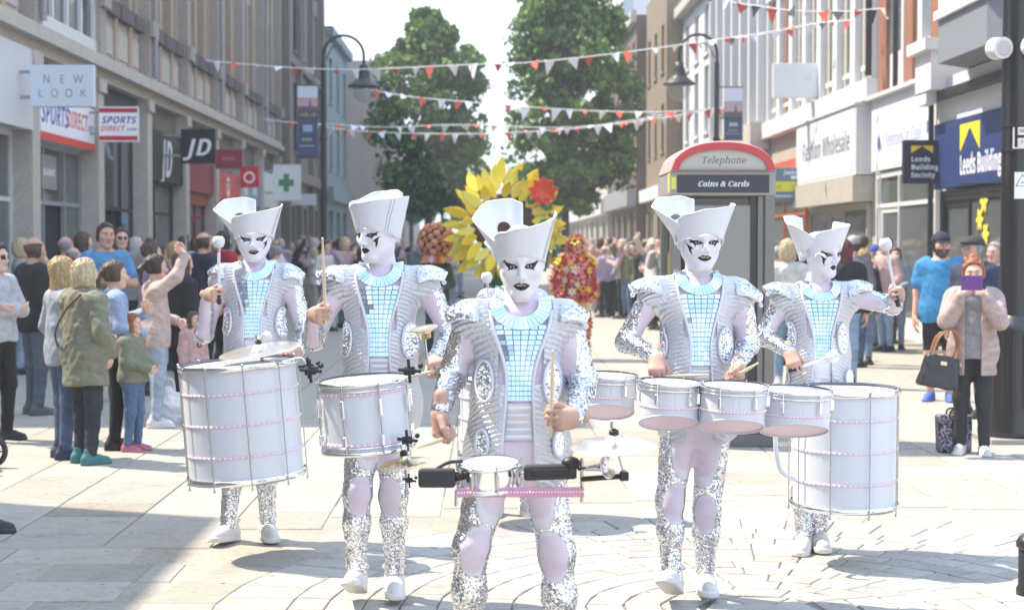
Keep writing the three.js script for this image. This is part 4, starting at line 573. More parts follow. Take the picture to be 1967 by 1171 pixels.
function capGeo(kind) {
  const k = 'cap' + kind; if (HEADS[k]) return HEADS[k];
  const dome = sdfMesh((x, y, z) => { let d = ell(x, y, z, 0, .045, -.012, .094, kind === 'flat' ? .082 : .096, .116); d = smax(d, .035 - y + z * .12, .008); if (kind === 'flat') d = smin(d, smax(ell(x, y, z, 0, .06, .06, .075, .024, .085), .0, .01), .03); return d; }, [-.12, 0, -.15], [.12, .16, .18], .007);
  const s = new THREE.Shape(); s.moveTo(-.072, 0); s.quadraticCurveTo(-.07, .085, 0, .095); s.quadraticCurveTo(.07, .085, .072, 0); s.quadraticCurveTo(0, .05, -.072, 0);
  const peak = new THREE.ExtrudeGeometry(s, { depth: .005, bevelEnabled: true, bevelSize: .002, bevelThickness: .002, bevelSegments: 1 }).rotateX(Math.PI / 2 + .22).translate(0, .048, .068);
  return HEADS[k] = merge([dome, peak]);
}
const TORSO = (o = 0, wide = 1) => [
  [V(-.075, .93, -.005), V(.075, .93, -.005), (.118 + o) * wide, (.118 + o) * wide, .86, .06], [V(0, 1.02, 0), V(0, 1.14, .0), (.135 + o) * wide, (.135 + o) * wide, .74, .07],
  [V(0, 1.18, 0), V(0, 1.30, -.005), (.148 + o) * wide, (.150 + o) * wide, .70, .07], [V(-.125, 1.365, -.015), V(.125, 1.365, -.015), .062 + o, .062 + o, 1, .07], [V(0, 1.38, -.015), V(0, 1.47, -.005), .065 + o * .6, .052 + o * .4, 1, .05]];
function spectator(c, parentless) {
  const cell = c.cell || .013, S = (c.h || 1.68) / 1.7, wide = c.wide || 1, g = new THREE.Group();
  const armSpec = [c.armL || 'down', c.armR || 'down'].map(a => typeof a === 'string' ? ARMS[a] : a);
  const sk = SKIN[c.skin || 'pale'], st = c.stance ?? .02, legs = [], arms = [], handBits = [], shin = [];
  [-1, 1].forEach((s, i) => {
    const [e, w, pose] = armSpec[i], el = V(e[0] * s, e[1], e[2]), wr = V(w[0] * s, w[1], w[2]), sh = V(.178 * s * (wide * .3 + .7), 1.365, -.015);
    arms.push([sh, el, wr, s]); handBits.push([pose, wr, wr.clone().sub(el), s]);
    const zf = st * s, hip = V(.088 * s, .90, 0), kn = V(.098 * s, .49, zf * .6 + .02), an = V(.102 * s, .085, zf - .01); legs.push([hip, kn, an, s]);
  });
  const limb = (o) => [...arms.flatMap(([a, b, w]) => [[a, b, .052 + o, .042 + o, 1, .04], [b, w, .042 + o, .030 + o, 1, .03]])];
  const legB = (o, t = 1) => legs.flatMap(([a, b, w]) => [[a, b, (.086 + o) * (wide * .5 + .5), .060 + o, 1, .05], [b, b.clone().lerp(w, t), .058 + o, lerp(.058, .040, t) + o * 1.1, 1, .04]]);
  const bones = boneSet([...TORSO(0, wide), ...limb(0), ...legB(0)]);
  const bare = c.bare || {}; // sleeve: 'short' | 'long', legs: 'bare' for shorts
  const skinC = (x, y, z) => sk;
  const body = paint(sdfMesh(bones, bones.lo, bones.hi, cell * 1.25), skinC);
  const look = c.look || [0, 0, 0], hm = new THREE.Matrix4().makeRotationFromEuler(new THREE.Euler(look[1], look[0], look[2], 'YXZ')).setPosition(0, 1.585, .012);
  const hcell = c.headCell || .0042, head = paint(headGeo(0, hcell).clone(), faceColor(sk, HAIR[c.hair || 'brown'], c.glasses, c.beard)).applyMatrix4(hm);
  const hands = handBits.map(([pose, wr, dir, s]) => paint(placedHand(pose, c.handCell || .005, wr, dir, V(-s * .2, pose === 'hold' ? .9 : .1, .8), 1, s > 0), skinC));
  part('body', joinBody([body, head, ...hands]), bodyMat, g);
  const wr = (c.fold ?? .0065), wrinkle = (x, y, z) => { const a = Math.abs(NZ.noise(x * 8 + 4, y * 6 + x * 5, z * 8)), b = Math.abs(NZ.noise(x * 13, y * 19 + z * 9, z * 13 + 3)); return wr * (1.6 * Math.sqrt(a) + 1.1 * Math.sqrt(b) - 1.2); };
  // top
  const hem = c.hem ?? .86, sl = c.sleeve === 'short' ? .62 : 1, o = c.bulk ?? .016;
  const tb = [...TORSO(o, wide)]; arms.forEach(([a, b, w]) => { if (sl < 1) tb.push([a, a.clone().lerp(b, sl), .056 + o, .058 + o, 1, .05]); else tb.push([a, b, .056 + o, .046 + o, 1, .05], [b, b.clone().lerp(w, .95), .046 + o, .036 + o, 1, .03]); });
  if (hem < .9) tb.push([V(0, 1.08, 0), V(0, hem - .03, 0), .135 + o, (c.flare ?? .165) + o, .78, .07]);
  const tf = boneSet(tb);
  part(c.topName || 'top', sdfMesh((x, y, z) => Math.max(smax(tf(x, y, z) + wrinkle(x, y, z), hem - y + .008 * Math.sin(x * 20 + z * 14), .01), y < 1.6 && Math.abs(x) < .1 ? y - (c.collar ?? 1.435) - Math.abs(x) * .0 - (z < -.02 ? .02 : 0) : -1), tf.lo, tf.hi, cell), cloth(c.top), g); uvWrap(g.children[g.children.length - 1].geometry, 3);
  // trousers
  const tl = c.shorts ? .02 : .97, q = c.legBulk ?? .010, lb = boneSet([[V(-.075, .93, -.005), V(.075, .93, -.005), (.122 + q) * wide, (.122 + q) * wide, .86, .06], [V(0, .98, 0), V(0, 1.06, 0), (.13 + q) * wide, (.13 + q) * wide, .76, .06], ...legB(q, tl)]);
  if (!c.skirt) part(c.shorts ? 'shorts' : 'trousers', sdfMesh((x, y, z) => Math.max(lb(x, y, z) + wrinkle(x, y * .8, z + 3) * .8, y - 1.03, (c.shorts ? .52 : .075) - y), lb.lo, lb.hi, cell), cloth(c.legs), g), uvWrap(g.children[g.children.length - 1].geometry, 3);
  legs.forEach(([, , an]) => { const m = part('shoe', shoeGeo(c.far ? .013 : .008), cloth(c.shoes || [.03, .03, .035], .6), g); m.position.set(an.x, 0, an.z); m.rotation.y = an.x > 0 ? .14 : -.14; });
  if (c.style !== 'none') { const m = part('hair', hairGeo(c.cap ? 'bald' : c.style || 'short', c.far ? .011 : .0065), hairM(c.hair || 'brown'), g); m.applyMatrix4(hm); }
  if (c.cap) { const m = part(c.cap === 'flat' ? 'flat_cap' : 'cap', capGeo(c.cap), cloth(c.capColor || [.02, .025, .05]), g); m.applyMatrix4(hm); }
  g.scale.setScalar(S); g.rotation.y = c.yaw || 0;
  g.userData.local = (x, y, z) => { g.updateMatrix(); return V(x, y, z).applyMatrix4(g.matrix); };
  if (parentless) return g;
  g.name = numbered('person'); tag(g, c.label, 'person', c.group); if (c.at) g.position.copy(c.at); g.updateMatrix(); scene.add(g);
  return g;
}
// ---------- the costumed drummers ----------
const M = {
  hat: phys([.66, .69, .75], .34, { clearcoat: .25, clearcoatRoughness: .3 }), seam: std([.26, .28, .33], .5), piping: std([.68, .68, .74], .55), vest: std([.63, .645, .685], .33, { metalness: .45 }),
  mirror: std([.60, .76, .92], .14, { metalness: .85 }), sequin: std([.93, .94, .98], .14, { metalness: 1 }), epaulette: std([.58, .62, .70], .32, { metalness: .45 }), shoe: std([.66, .65, .63], .6), sole: std([.74, .71, .64], .7),
  chrome: std([.90, .90, .92], .10, { metalness: 1 }), steel: std([.55, .56, .58], .25, { metalness: 1 }), black: std([.018, .018, .020], .45), rubber: std([.030, .030, .034], .6), shell: phys([.66, .685, .735], .28, { clearcoat: .5, clearcoatRoughness: .15 }),
  skinHead: std([.64, .63, .66], .45), wood: std([.62, .50, .34], .55), felt: std([.66, .66, .67], .8), pinkStrip: std([.74, .56, .66], .5), led: std([.92, .88, .92], .2),
  bronze: std([.80, .66, .42], .22, { metalness: .95 }), silverCym: std([.88, .84, .74], .24, { metalness: .9 }), pinkHead: phys([.80, .62, .72], .35, {}), pinkBar: phys([.80, .46, .62], .25, { transmission: .45, thickness: 0 }),
};
const PINK = [.68, .585, .675], WHITE = [.70, .69, .745], BASE = [.52, .53, .57];
function inPoly(x, y, P) { let c = false; for (let i = 0, j = P.length - 1; i < P.length; j = i++) { const [a, b] = P[i], [p, q] = P[j]; if ((b > y) !== (q > y) && x < (p - a) * (y - b) / (q - b) + a) c = !c; } return c; }
// greasepaint: white face, black lips, drawn eyes; mark = a black flick on one cheek (+1 / -1 / 0)
function makeup(mark, open, style, lipW = 1) {
  const lid = [[.010, .000], [.018, .013], [.034, .017], [.048, .016], [.068, .030], [.057, .014], [.062, .004], [.050, .002], [.044, -.008], [.040, -.020], [.036, -.008], [.022, -.006]];
  const lid2 = [[.010, -.001], [.020, .012], [.036, .016], [.054, .021], [.064, .036], [.063, .018], [.054, .006], [.046, -.006], [.050, -.016], [.040, -.010], [.022, -.007]];
  const flick = style === 'star' ? [[.036, -.022], [.050, -.016], [.064, -.020], [.052, -.026], [.050, -.044], [.046, -.028]] : [[.070, .000], [.046, -.022], [.055, -.026], [.044, -.056], [.062, -.030]];
  return (x, y, z) => {
    const ax = Math.abs(x);
    if (z > .03 && inPoly(ax, (y - .003) / .8 + .003, style === 'b' ? lid2 : lid)) { if (Math.hypot((ax - .031) / .0085, (y - .003) / .0042) < 1) return ax > .027 && ax < .035 ? [.01, .01, .012] : [.5, .5, .54]; return [.012, .011, .014]; }
    if (z > .055) {
      const ly = y + .0625, lx = x / (.0275 * lipW); if (Math.abs(lx) < 1) { const up = .0125 * (1 - lx * lx) - .003 * Math.exp(-((x / .006) ** 2)), dn = -.0150 * (1 - lx * lx * .9); if (ly < up && ly > dn) { if (open && Math.abs(x) < .016 && ly > -.001 && ly < .0045) return [.60, .56, .46]; return [.012, .010, .012]; } }
    }
    if (mark && Math.sign(x) === mark && z > .0 && inPoly(ax, y, flick)) return [.012, .011, .014];
    if (z < -.055 && y > -.07 && y < .05) return [.45, .45, .48];
    return [.72, .705, .75];
  };
}
// bent sheet with thickness: P(u, v) gives a point; hole(u, v) > 0 keeps
function sheet(P, nu, nv, th, hole) {
  const pos = [], idx = [], id = {};
  const pt = [], nr = [];
  for (let j = 0; j <= nv; j++) for (let i = 0; i <= nu; i++) { const u = i / nu, v = j / nv, p = P(u, v), a = P(Math.min(1, u + .004), v).sub(P(Math.max(0, u - .004), v)), b = P(u, Math.min(1, v + .004)).sub(P(u, Math.max(0, v - .004))); pt.push(p); nr.push(a.cross(b).normalize()); }
  const n = nu + 1, tot = n * (nv + 1); for (const s of [1, -1]) for (let i = 0; i < tot; i++) pos.push(...pt[i].clone().addScaledVector(nr[i], s * th / 2).toArray());
  const keep = (i, j) => i >= 0 && j >= 0 && i < nu && j < nv && (!hole || hole((i + .5) / nu, (j + .5) / nv) > 0);
  for (let j = 0; j < nv; j++) for (let i = 0; i < nu; i++) {
    if (!keep(i, j)) continue; const a = j * n + i, b = a + 1, c = a + n, d = c + 1;
    idx.push(a, b, c, b, d, c, a + tot, c + tot, b + tot, b + tot, c + tot, d + tot);
    const side = (p, q) => idx.push(p, p + tot, q, q, p + tot, q + tot);
    if (!keep(i, j - 1)) side(a, b); if (!keep(i, j + 1)) side(d, c); if (!keep(i - 1, j)) side(c, a); if (!keep(i + 1, j)) side(b, d);
  }
  let g = new THREE.BufferGeometry(); g.setAttribute('position', new THREE.Float32BufferAttribute(pos, 3)); g.setIndex(idx); g.computeVertexNormals(); return g;
}
const D2R = Math.PI / 180;
function hat(parent, hm, v = {}) {
  const pts = (tab, a) => { let i = 0; while (i < tab.length - 2 && a > tab[i + 1][0]) i++; const [a0, ...A] = tab[i], [a1, ...B] = tab[i + 1], t = sstep(0, 1, clamp((a - a0) / (a1 - a0), 0, 1)); return A.map((x, k) => lerp(x, B[k], t)); };
  // angle (0 = front, + = wearer's left), bottom y, top y, flare outwards at the top
  const front = [[-112, -.010, .070, .020], [-74, .004, .096, .020], [-40, .030, .128, .022], [0, .046, .150, .030], [60, .018, .164, .042], [104, -.016, .172, .050]];
  const back = [[-184, -.04, .188, .030], [-160, -.04, .202, .052], [-130, -.03, .196, .090], [-98, -.005, .156, .104], [-62, .02, .09, .03]];
  const surf = (tab, a0, a1, grow) => (u, w) => { const a = lerp(a0, a1, u), [yb, yt, fl] = pts(tab, a), s = a * D2R, k = fl * Math.pow(w, 1.1) + grow; return V((.0835 + k) * Math.sin(s), lerp(yb, yt, w), -.012 + (.106 + k) * Math.cos(s)); };
  const h = new THREE.Group(); h.name = 'hat'; h.applyMatrix4(hm); parent.add(h);
  const fS = surf(front, -112, 104, .010), bS = surf(back, -184, -62, .002);
  part('front_panel', sheet(fS, 44, 10, .006), M.hat, h);
  part('back_panel', sheet(bS, 56, 40, .006, (u, w) => Math.hypot((u - .30) / .115, (w - .54) / .145) - 1), M.hat, h);
  const line = (P, u0, w0, u1, w1, r, n = 16) => tube([...Array(n + 1).keys()].map(i => P(lerp(u0, u1, i / n), lerp(w0, w1, i / n))), r, 5, n * 2);
  part('edge_piping', [line(fS, 0, 1, 1, 1, .0042, 24), line(fS, 0, 0, 1, 0, .0036, 24), line(fS, 0, 0, 0, 1, .0036), line(fS, 1, 0, 1, 1, .0036), line(bS, 0, 1, 1, 1, .0042, 24), line(bS, 1, 0, 1, 1, .0036), line(bS, 0, 0, 0, 1, .0036)], M.piping, h);
  const fo = (u, w) => { const p = fS(u, w), q = p.clone(); q.y = 0; return p.add(q.normalize().multiplyScalar(.0035)); };
  part('stitching', [line(fo, .13, .02, .115, .98, .0011), line(fo, .15, .02, .138, .98, .0011), line(fo, .80, .02, .84, .98, .0011), line(fo, .825, .02, .868, .98, .0011)], M.seam, h);
  part('hole_rim', tube([...Array(24).keys()].map(i => { const t = i / 24 * 2 * Math.PI; return bS(.30 + .119 * Math.cos(t), .54 + .150 * Math.sin(t)); }), .0045, 6, 60, true), M.piping, h);
  // snug white cap under the hat
  part('skullcap', sdfMesh((x, y, z) => smax(ell(x, y, z, 0, .034, -.014, .0815, .090, .1035), Math.max(.052 - y - Math.max(0, -z - .0) * 1.1, -.05 - y), .006), [-.1, -.07, -.13], [.1, .14, .11], .006), M.piping, h);
}
function drummer(c) {
  const D = c.D, O = W(c.foot[0], c.foot[1], D); O.y = 0;
  const J = ([px, py, dz = 0]) => W(px, py, D - dz).sub(O);
  const j = {}; for (const k in c.j) j[k] = J(c.j[k]);
  const g = thing('person', c.label, 'person', O, 'parade drummers in white and silver costumes');
  const u = c.u || 1, hm0 = j.hipA.clone().lerp(j.hipB, .5), N = j.neck, sp = t => hm0.clone().lerp(N, t);
  const out = [-1, 1];
  const torso = [
    [j.hipA.clone().lerp(j.hipB, .1), j.hipB.clone().lerp(j.hipA, .1), .112 * u, .112 * u, .86, .07], [sp(.12), sp(.38), .125 * u, .128 * u, .76, .08], [sp(.45), sp(.74), .138 * u, .150 * u, .72, .08],
    [j.shA.clone().lerp(N, .22).add(V(0, -.02, -.015)), j.shB.clone().lerp(N, .22).add(V(0, -.02, -.015)), .066 * u, .066 * u, 1, .08], [sp(.9), N.clone().add(V(0, .05, -.01)), .070 * u, .054 * u, 1, .06]];
  const limbs = [];
  for (const s of 'AB') limbs.push([j['sh' + s], j['el' + s], .056 * u, .046 * u, 1, .05], [j['el' + s], j['wr' + s], .046 * u, .032 * u, 1, .03], [j['hip' + s], j['kn' + s], .086 * u, .060 * u, 1, .06], [j['kn' + s], j['kn' + s].clone().lerp(j['an' + s], .35), .055 * u, .056 * u, 1, .04], [j['kn' + s].clone().lerp(j['an' + s], .35), j['an' + s], .054 * u, .041 * u, 1, .04]);
  const nT = torso.length, f = boneSet([...torso, ...limbs]), tf = boneSet(torso);
  const fold = (x, y, z) => .004 * NZ.noise(x * 14, y * 26 + z * 8, z * 14);
  const body = sdfMesh((x, y, z) => f(x, y, z) + fold(x, y, z), f.lo, f.hi, .0078);
  // which cloth: 1 = sequins, 0 = pink inset, 2 = white binding between
  const kind = new Uint8Array(body.attributes.position.count), nb = nT + limbs.length, q = V(), a = V();
  const bones = [...torso, ...limbs];
  paint(body, (x, y, z, i) => {
    let best = 1e9, w = 0; for (let b = 0; b < nb; b++) { const d = f.one(b, x, y, z); if (d < best) { best = d; w = b; } }
    let v = .5; // > 0 sequin
    if (w < nT) v = w === 0 ? -1 : -.5;
    else {
      const L = Math.floor((w - nT) / 5), m = (w - nT) % 5, sgn = L ? 1 : -1, [p, e] = bones[w];
      a.copy(e).sub(p); const len2 = a.lengthSq(), t = clamp(((x - p.x) * a.x + (y - p.y) * a.y + (z - p.z) * a.z) / len2, 0, 1); q.set(x - p.x - t * a.x, y - p.y - t * a.y, z - p.z - t * a.z).normalize();
      if (m === 0) v = .52 - (q.x * -sgn * .80 + q.z * .50) + (t - .55) * .8;
      else if (m === 1) { a.normalize(); const bare = c.bare && c.bare.includes('AB'[L]); v = bare ? -.25 + Math.abs(q.x * sgn) * .9 - q.z * .7 : .75 + q.y * .6 - (q.x * -sgn) * .2; }
      else {
        const kn = j['kn' + 'AB'[L]], dy = (y - kn.y + .005) / .085, ang = q.z * .9 + q.x * -sgn * .25;
        const knee = Math.hypot(dy, (1 - Math.max(-1, ang)) / .36) - 1; v = q.z > -.2 ? knee : .8;
        if (m === 2) { const th = Math.hypot(Math.max(0, t - .0) / .66, (1 - (q.z * .75 + q.x * -sgn * .65)) / .62) - 1; v = Math.min(v, th); if (t < .12) v = Math.min(v, -.1 + q.x * sgn * .4); }
        v *= .6;
      }
    }
    kind[i] = v > .07 ? 1 : v > -.03 ? 2 : 0; return kind[i] === 1 ? BASE : kind[i] === 2 ? WHITE : PINK;
  });
  // head, hands
  const S = c.headScale || 1, hm = new THREE.Matrix4().makeRotationFromEuler(new THREE.Euler(c.look[1], c.look[0], c.look[2] || 0, 'YXZ')).setPosition(j.head).scale(V(S * (c.wideFace || 1), S * (c.long || 1), S));
  const head = paint(headGeo(c.open ? 1 : 0, .0024).clone(), makeup(c.mark || 0, c.open, c.eyes, c.lipW)).applyMatrix4(hm);
  const hands = [['A', c.handA], ['B', c.handB]].map(([s, hd]) => {
    const wr = j['wr' + s], dir = wr.clone().sub(j['el' + s]).normalize().multiplyScalar(.6).add(V(...(hd.dir || [0, 0, 0]))).normalize(), from = J(hd.from), to = J(hd.to), ax = to.clone().sub(from).normalize();
    const gg = paint(placedHand('grip', .0027, wr, dir, ax, hd.scale || 1.0, hd.mirror ?? (s === 'B')), () => [.50, .31, .24]);
    const hold = gg.userData.hold.clone().add(O), tipLen = to.distanceTo(from);
    stickIn(hd, hold, gg.userData.axis.clone(), tipLen); return gg;
  });
  const bodyM = part('body', joinBody([body, head, ...hands]), bodyMat, g);
  // sequins scattered over the sequinned cloth
  const r = rng(c.seed), P = body.attributes.position, I = body.index.array, spots = [], A = V(), B = V(), C = V(), nn = V();
  const disc = (p, n, list) => { const t = n.clone().add(V(r() - .5, r() - .5, r() - .5).multiplyScalar(.62)).normalize(), m = new THREE.Matrix4().makeRotationFromQuaternion(new THREE.Quaternion().setFromUnitVectors(V(0, 0, 1), t)); m.setPosition(p.clone().addScaledVector(n, .0026)); list.push(m); };
  for (let i = 0; i < I.length; i += 3) {
    if (kind[I[i]] !== 1 || kind[I[i + 1]] !== 1) continue; A.fromBufferAttribute(P, I[i]); B.fromBufferAttribute(P, I[i + 1]); C.fromBufferAttribute(P, I[i + 2]);
    if (c.minY && A.y > c.minY && A.y < c.maxY) continue; if (A.z < -.12) continue;
    nn.copy(B).sub(A).cross(C.clone().sub(A)); const area = nn.length() / 2; nn.normalize(); if (r() < area / 30e-6) disc(A.clone().multiplyScalar(.5).addScaledVector(B, .25).addScaledVector(C, .25), nn.clone(), spots);
  }
  // waistcoat: pleated silver cloth over the torso, open at the front
  const cx = t => sp(t).x, top = N.y, bot = hm0.y - .10, H = top - hm0.y;
  const half = y => { const t = (y - hm0.y) / H; return t > .5 ? lerp(.047, .110, sstep(.5, 1.02, t)) : lerp(.060, .047, sstep(0, .5, t)); };
  const mid = y => { const t = clamp((y - hm0.y) / H, -.3, 1); return lerp(hm0.x, N.x, t); };
  const zAt = (x, y, o = 0) => { let z = .34; for (let i = 0; i < 40; i++) { const d = tf(x, y, z) - o; if (d < .0008) break; z -= Math.max(d * .9, .0006); } return z; };
  const skirt = boneSet([...torso, [sp(.3), hm0.clone().add(V(0, -.06, 0)), .13 * u, .158 * u, .80, .06], [j.shA.clone(), j.shA.clone().lerp(j.elA, .1), .052 * u, .050 * u, 1, .04], [j.shB.clone(), j.shB.clone().lerp(j.elB, .1), .052 * u, .050 * u, 1, .04]]);
  const saw = q => { const t = q / .0205 - Math.floor(q / .0205); return t < .8 ? t / .8 : (1 - t) / .2; };
  const vestF = (x, y, z) => { const d0 = skirt(x, y, z); if (d0 > .06) return d0 - .03; const rib = .0105 * saw(y - .55 * z + .10 * Math.abs(x - mid(y)) + .008 * NZ.noise(x * 16, y * 9, 2 + c.seed)); let d = d0 - .008 - rib; const hx = Math.abs(x - mid(y)); if (z > 0) d = smax(d, half(y) - hx, .006); d = Math.max(d, y - top - .035 + (hx < .075 ? .3 : 0), bot - y + .02 * Math.cos(hx * 26)); return d; };
  part('pleated_waistcoat', sdfMesh(vestF, [skirt.lo[0] - .03, bot - .05, skirt.lo[2] - .04], [skirt.hi[0] + .03, top + .08, skirt.hi[2] + .04], .0048), M.vest, g);
  const edge = s => { const L = []; for (let i = 0; i <= 18; i++) { const y = lerp(bot + .01, top - .005, i / 18), x = mid(y) + s * half(y); L.push(V(x, y, zAt(x, y, .016) + .004)); } return L; };
  for (const s of out) part('waistcoat_piping', tube(edge(s), .0068, 7, 60), M.piping, g);
  // stomach panel between the waistcoat edges, soft folds
  part('stomach_panel', sheet((uu, v) => { const y = lerp(hm0.y + .055, hm0.y + H * .36, v), x = mid(y) + (uu - .5) * 2 * half(y) * .98; return V(x, y, zAt(x, y, .006) + .003 * saw(y * .8)); }, 10, 60, .003), M.vest, g);
  // mirror tiles down the chest
  const rows = 15, cols = 6, tg = new THREE.BoxGeometry(1, 1, 1);
  for (let k = 0; k < rows; k++) for (let i = 0; i < cols; i++) {
    const y = hm0.y + H * lerp(.375, .895, (k + .5) / rows), hw = half(y) * .94, x = mid(y) + lerp(-hw, hw, (i + .5) / cols), z = zAt(x, y, .013), e = .004;
    const m = part('mirror_tile', tg, M.mirror, g), nz = V(-(zAt(x + e, y, .008) - zAt(x - e, y, .008)) / (2 * e), -(zAt(x, y + e, .008) - zAt(x, y - e, .008)) / (2 * e) + .26 + (r() - .5) * .14, 1).normalize();
    m.scale.set(2 * hw / cols * .88, H * .52 / rows * .88, .003); m.position.set(x, y, z); m.quaternion.setFromUnitVectors(V(0, 0, 1), nz);
  }
  // collar of trapezoid mirrors
  for (let i = 0; i < 21; i++) {
    const t0 = lerp(-1.85, 1.85, i / 21), t1 = lerp(-1.85, 1.85, (i + .9) / 21), at = (t, ro) => { const x = N.x + ro * 1.05 * Math.sin(t), y = N.y + .022 - ro * .80 * Math.cos(t); return V(x, y, Math.max(N.z - .06 * (1 - Math.cos(t)), zAt(x, y, .014)) + .004); };
    const ri = .060, ro = t => .104 + .012 * Math.cos(t), p = [at(t0, ri), at(t1, ri), at(t0, ro(t0)), at(t1, ro(t1))];
    part('collar_tile', sheet((a2, b2) => p[0].clone().lerp(p[1], a2).lerp(p[2].clone().lerp(p[3], a2), b2), 1, 1, .003).toNonIndexed(), M.mirror, g).geometry.computeVertexNormals();
  }
  part('neck_band', tube([...Array(16).keys()].map(i => { const t = i / 16 * 2 * Math.PI; return V(N.x + .064 * Math.sin(t), N.y + .030 + .008 * -Math.cos(t), N.z - .014 + .062 * Math.cos(t)); }), .011, 8, 40, true), M.piping, g);
  // epaulettes
  out.forEach((s, i) => {
    const sh = j['sh' + 'AB'[i]], a0 = sh.clone().lerp(N, .16)  .add(V(0, .060, -.01)), tip = J(c.tips[i]);
    const P2 = (uu, v) => { const p = a0.clone().lerp(tip, v), an = lerp(-1.5, 1.5, uu), wd = lerp(.100, .062, v * v), ar = lerp(.066, .030, v); return p.add(V(s * .018 * Math.cos(an) * v, ar * (Math.cos(an) - 1) * 1.25 + .016 * Math.sin(Math.PI * v), wd * Math.sin(an))); };
    part('epaulette', sheet(s > 0 ? P2 : (uu, v) => P2(1 - uu, v), 16, 10, .006), M.epaulette, g);
    part('epaulette_piping', tube([...[...Array(13).keys()].map(k => P2(k / 12, 1)), ...[...Array(8).keys()].map(k => P2(1, 1 - k / 8)), ], .0052, 6, 60), M.piping, g);
    for (let k = 0; k < 620; k++) { const uu = r(), v = Math.sqrt(r()) * .97 + .02, p = P2(uu, v), n = P2(Math.min(1, uu + .01), v).sub(p).cross(P2(uu, Math.min(1, v + .01)).sub(p)).normalize(); if (n.y < 0) n.negate(); disc(p.addScaledVector(n, .003), n, spots); }
  });
  // sequinned ovals on the waistcoat sides
  for (const [px, py, rx, ry] of c.ovals || []) {
    const o0 = J([px, py, 0]); o0.x = J([px, py, .12]).x; const ring = [];
    for (let k = 0; k < 20; k++) { const t = k / 20 * 2 * Math.PI, y = o0.y + ry * Math.sin(t); let x = o0.x + rx * Math.cos(t); for (let n = 0; n < 12 && zs(x, y) < -.02; n++) x = lerp(x, mid(y), .07); ring.push(V(x, y, Math.max(-.06, zs(x, y)) + .006)); }
    part('oval_piping', tube(ring, .0055, 6, 60, true), M.piping, g);
    for (let k = 0; k < 240; k++) { const t = r() * 6.283, q2 = Math.sqrt(r()) * .95, x = o0.x + rx * q2 * Math.cos(t), y = o0.y + ry * q2 * Math.sin(t), z = zs(x, y); if (z < -.02) continue; disc(V(x, y, z + .004), V(Math.sign(o0.x - hm0.x) * .35, .1, 1).normalize(), spots); }
  }
  function zs(x, y) { let z = .34; for (let i = 0; i < 60; i++) { const d = skirt(x, y, z) - .019; if (d < .0008) break; z -= Math.max(d * .9, .0008); if (z < -.2) break; } return z; }
  const im = new THREE.InstancedMesh(new THREE.CircleGeometry(.0040, 6), M.sequin, spots.length); im.name = 'sequins'; im.userData.kind = 'stuff'; spots.forEach((m, i) => im.setMatrixAt(i, m)); shade(im); g.add(im);
  hat(g, hm.clone().scale(V(c.hatScale || 1, (c.hatScale || 1), c.hatScale || 1)));
  // shoes with cuffs and laces
  for (const s of 'AB') {
    const an = j['an' + s], t = J(c['toe' + s]), dir = t.clone().sub(an); const yaw = Math.atan2(dir.x, dir.z), lift = c['lift' + s] || [0, 0];
    const sg = new THREE.Group(); sg.name = 'shoe'; sg.position.set(an.x, Math.max(0, an.y - .095), an.z); sg.rotation.order = 'YXZ'; sg.rotation.y = yaw; sg.rotation.x = lift[0]; sg.position.y += lift[1]; g.add(sg);
    part('upper', shoeGeo(.005), M.shoe, sg); const lg = []; for (let k = 0; k < 4; k++) lg.push(tube([[-.026, .072 - k * .006, .02 + k * .022], [0, .084 - k * .008, .022 + k * .022], [.026, .072 - k * .006, .02 + k * .022]], .003, 5, 8)); part('lace', lg, M.piping, sg);
    part('ankle_cuff', new THREE.TorusGeometry(.043, .012, 8, 20).rotateX(Math.PI / 2).translate(0, .118, -.02), M.piping, sg);
  }
  return { O, J, j, g };
}
// what a hand holds: a drumstick or a mallet through the fist
function stickIn(hd, hold, axis, len) {
  const kind = hd.kind || 'stick', o = thing(kind === 'stick' ? 'drumstick' : 'mallet', hd.label, kind === 'stick' ? 'drumstick' : 'mallet', hold, kind === 'stick' ? 'wooden drumsticks in use' : 'white bass drum mallets');
  o.quaternion.setFromUnitVectors(V(0, 1, 0), axis); const back = hd.back || .07;
  if (kind === 'stick') { part('shaft', lathe([[0, -back], [.0065, -back + .004], [.0078, -back + .02], [.0078, len * .62], [.0045, len - .022], [.0035, len - .016]], 10), M.wood, o); part('tip', ball(.0055, 0, len - .009, 0, 1, 1.5, 1, 10), M.wood, o); }
  else { part('shaft', rod([0, -.01, 0], [0, len - .02, 0], .0078, .0085, 10), M.piping, o); part('grip', lathe([[0, -back], [.011, -back + .004], [.013, -back + .03], [.010, .03], [0, .031]], 12), M.rubber, o); part('head', lathe([[0, len - .030], [.022, len - .028], [.033, len - .006], [.033, len + .016], [.022, len + .032], [0, len + .034]], 18), M.felt, o); part('collar', rod([0, len - .055, 0], [0, len - .028, 0], .009, .014, 10), M.steel, o); }
}
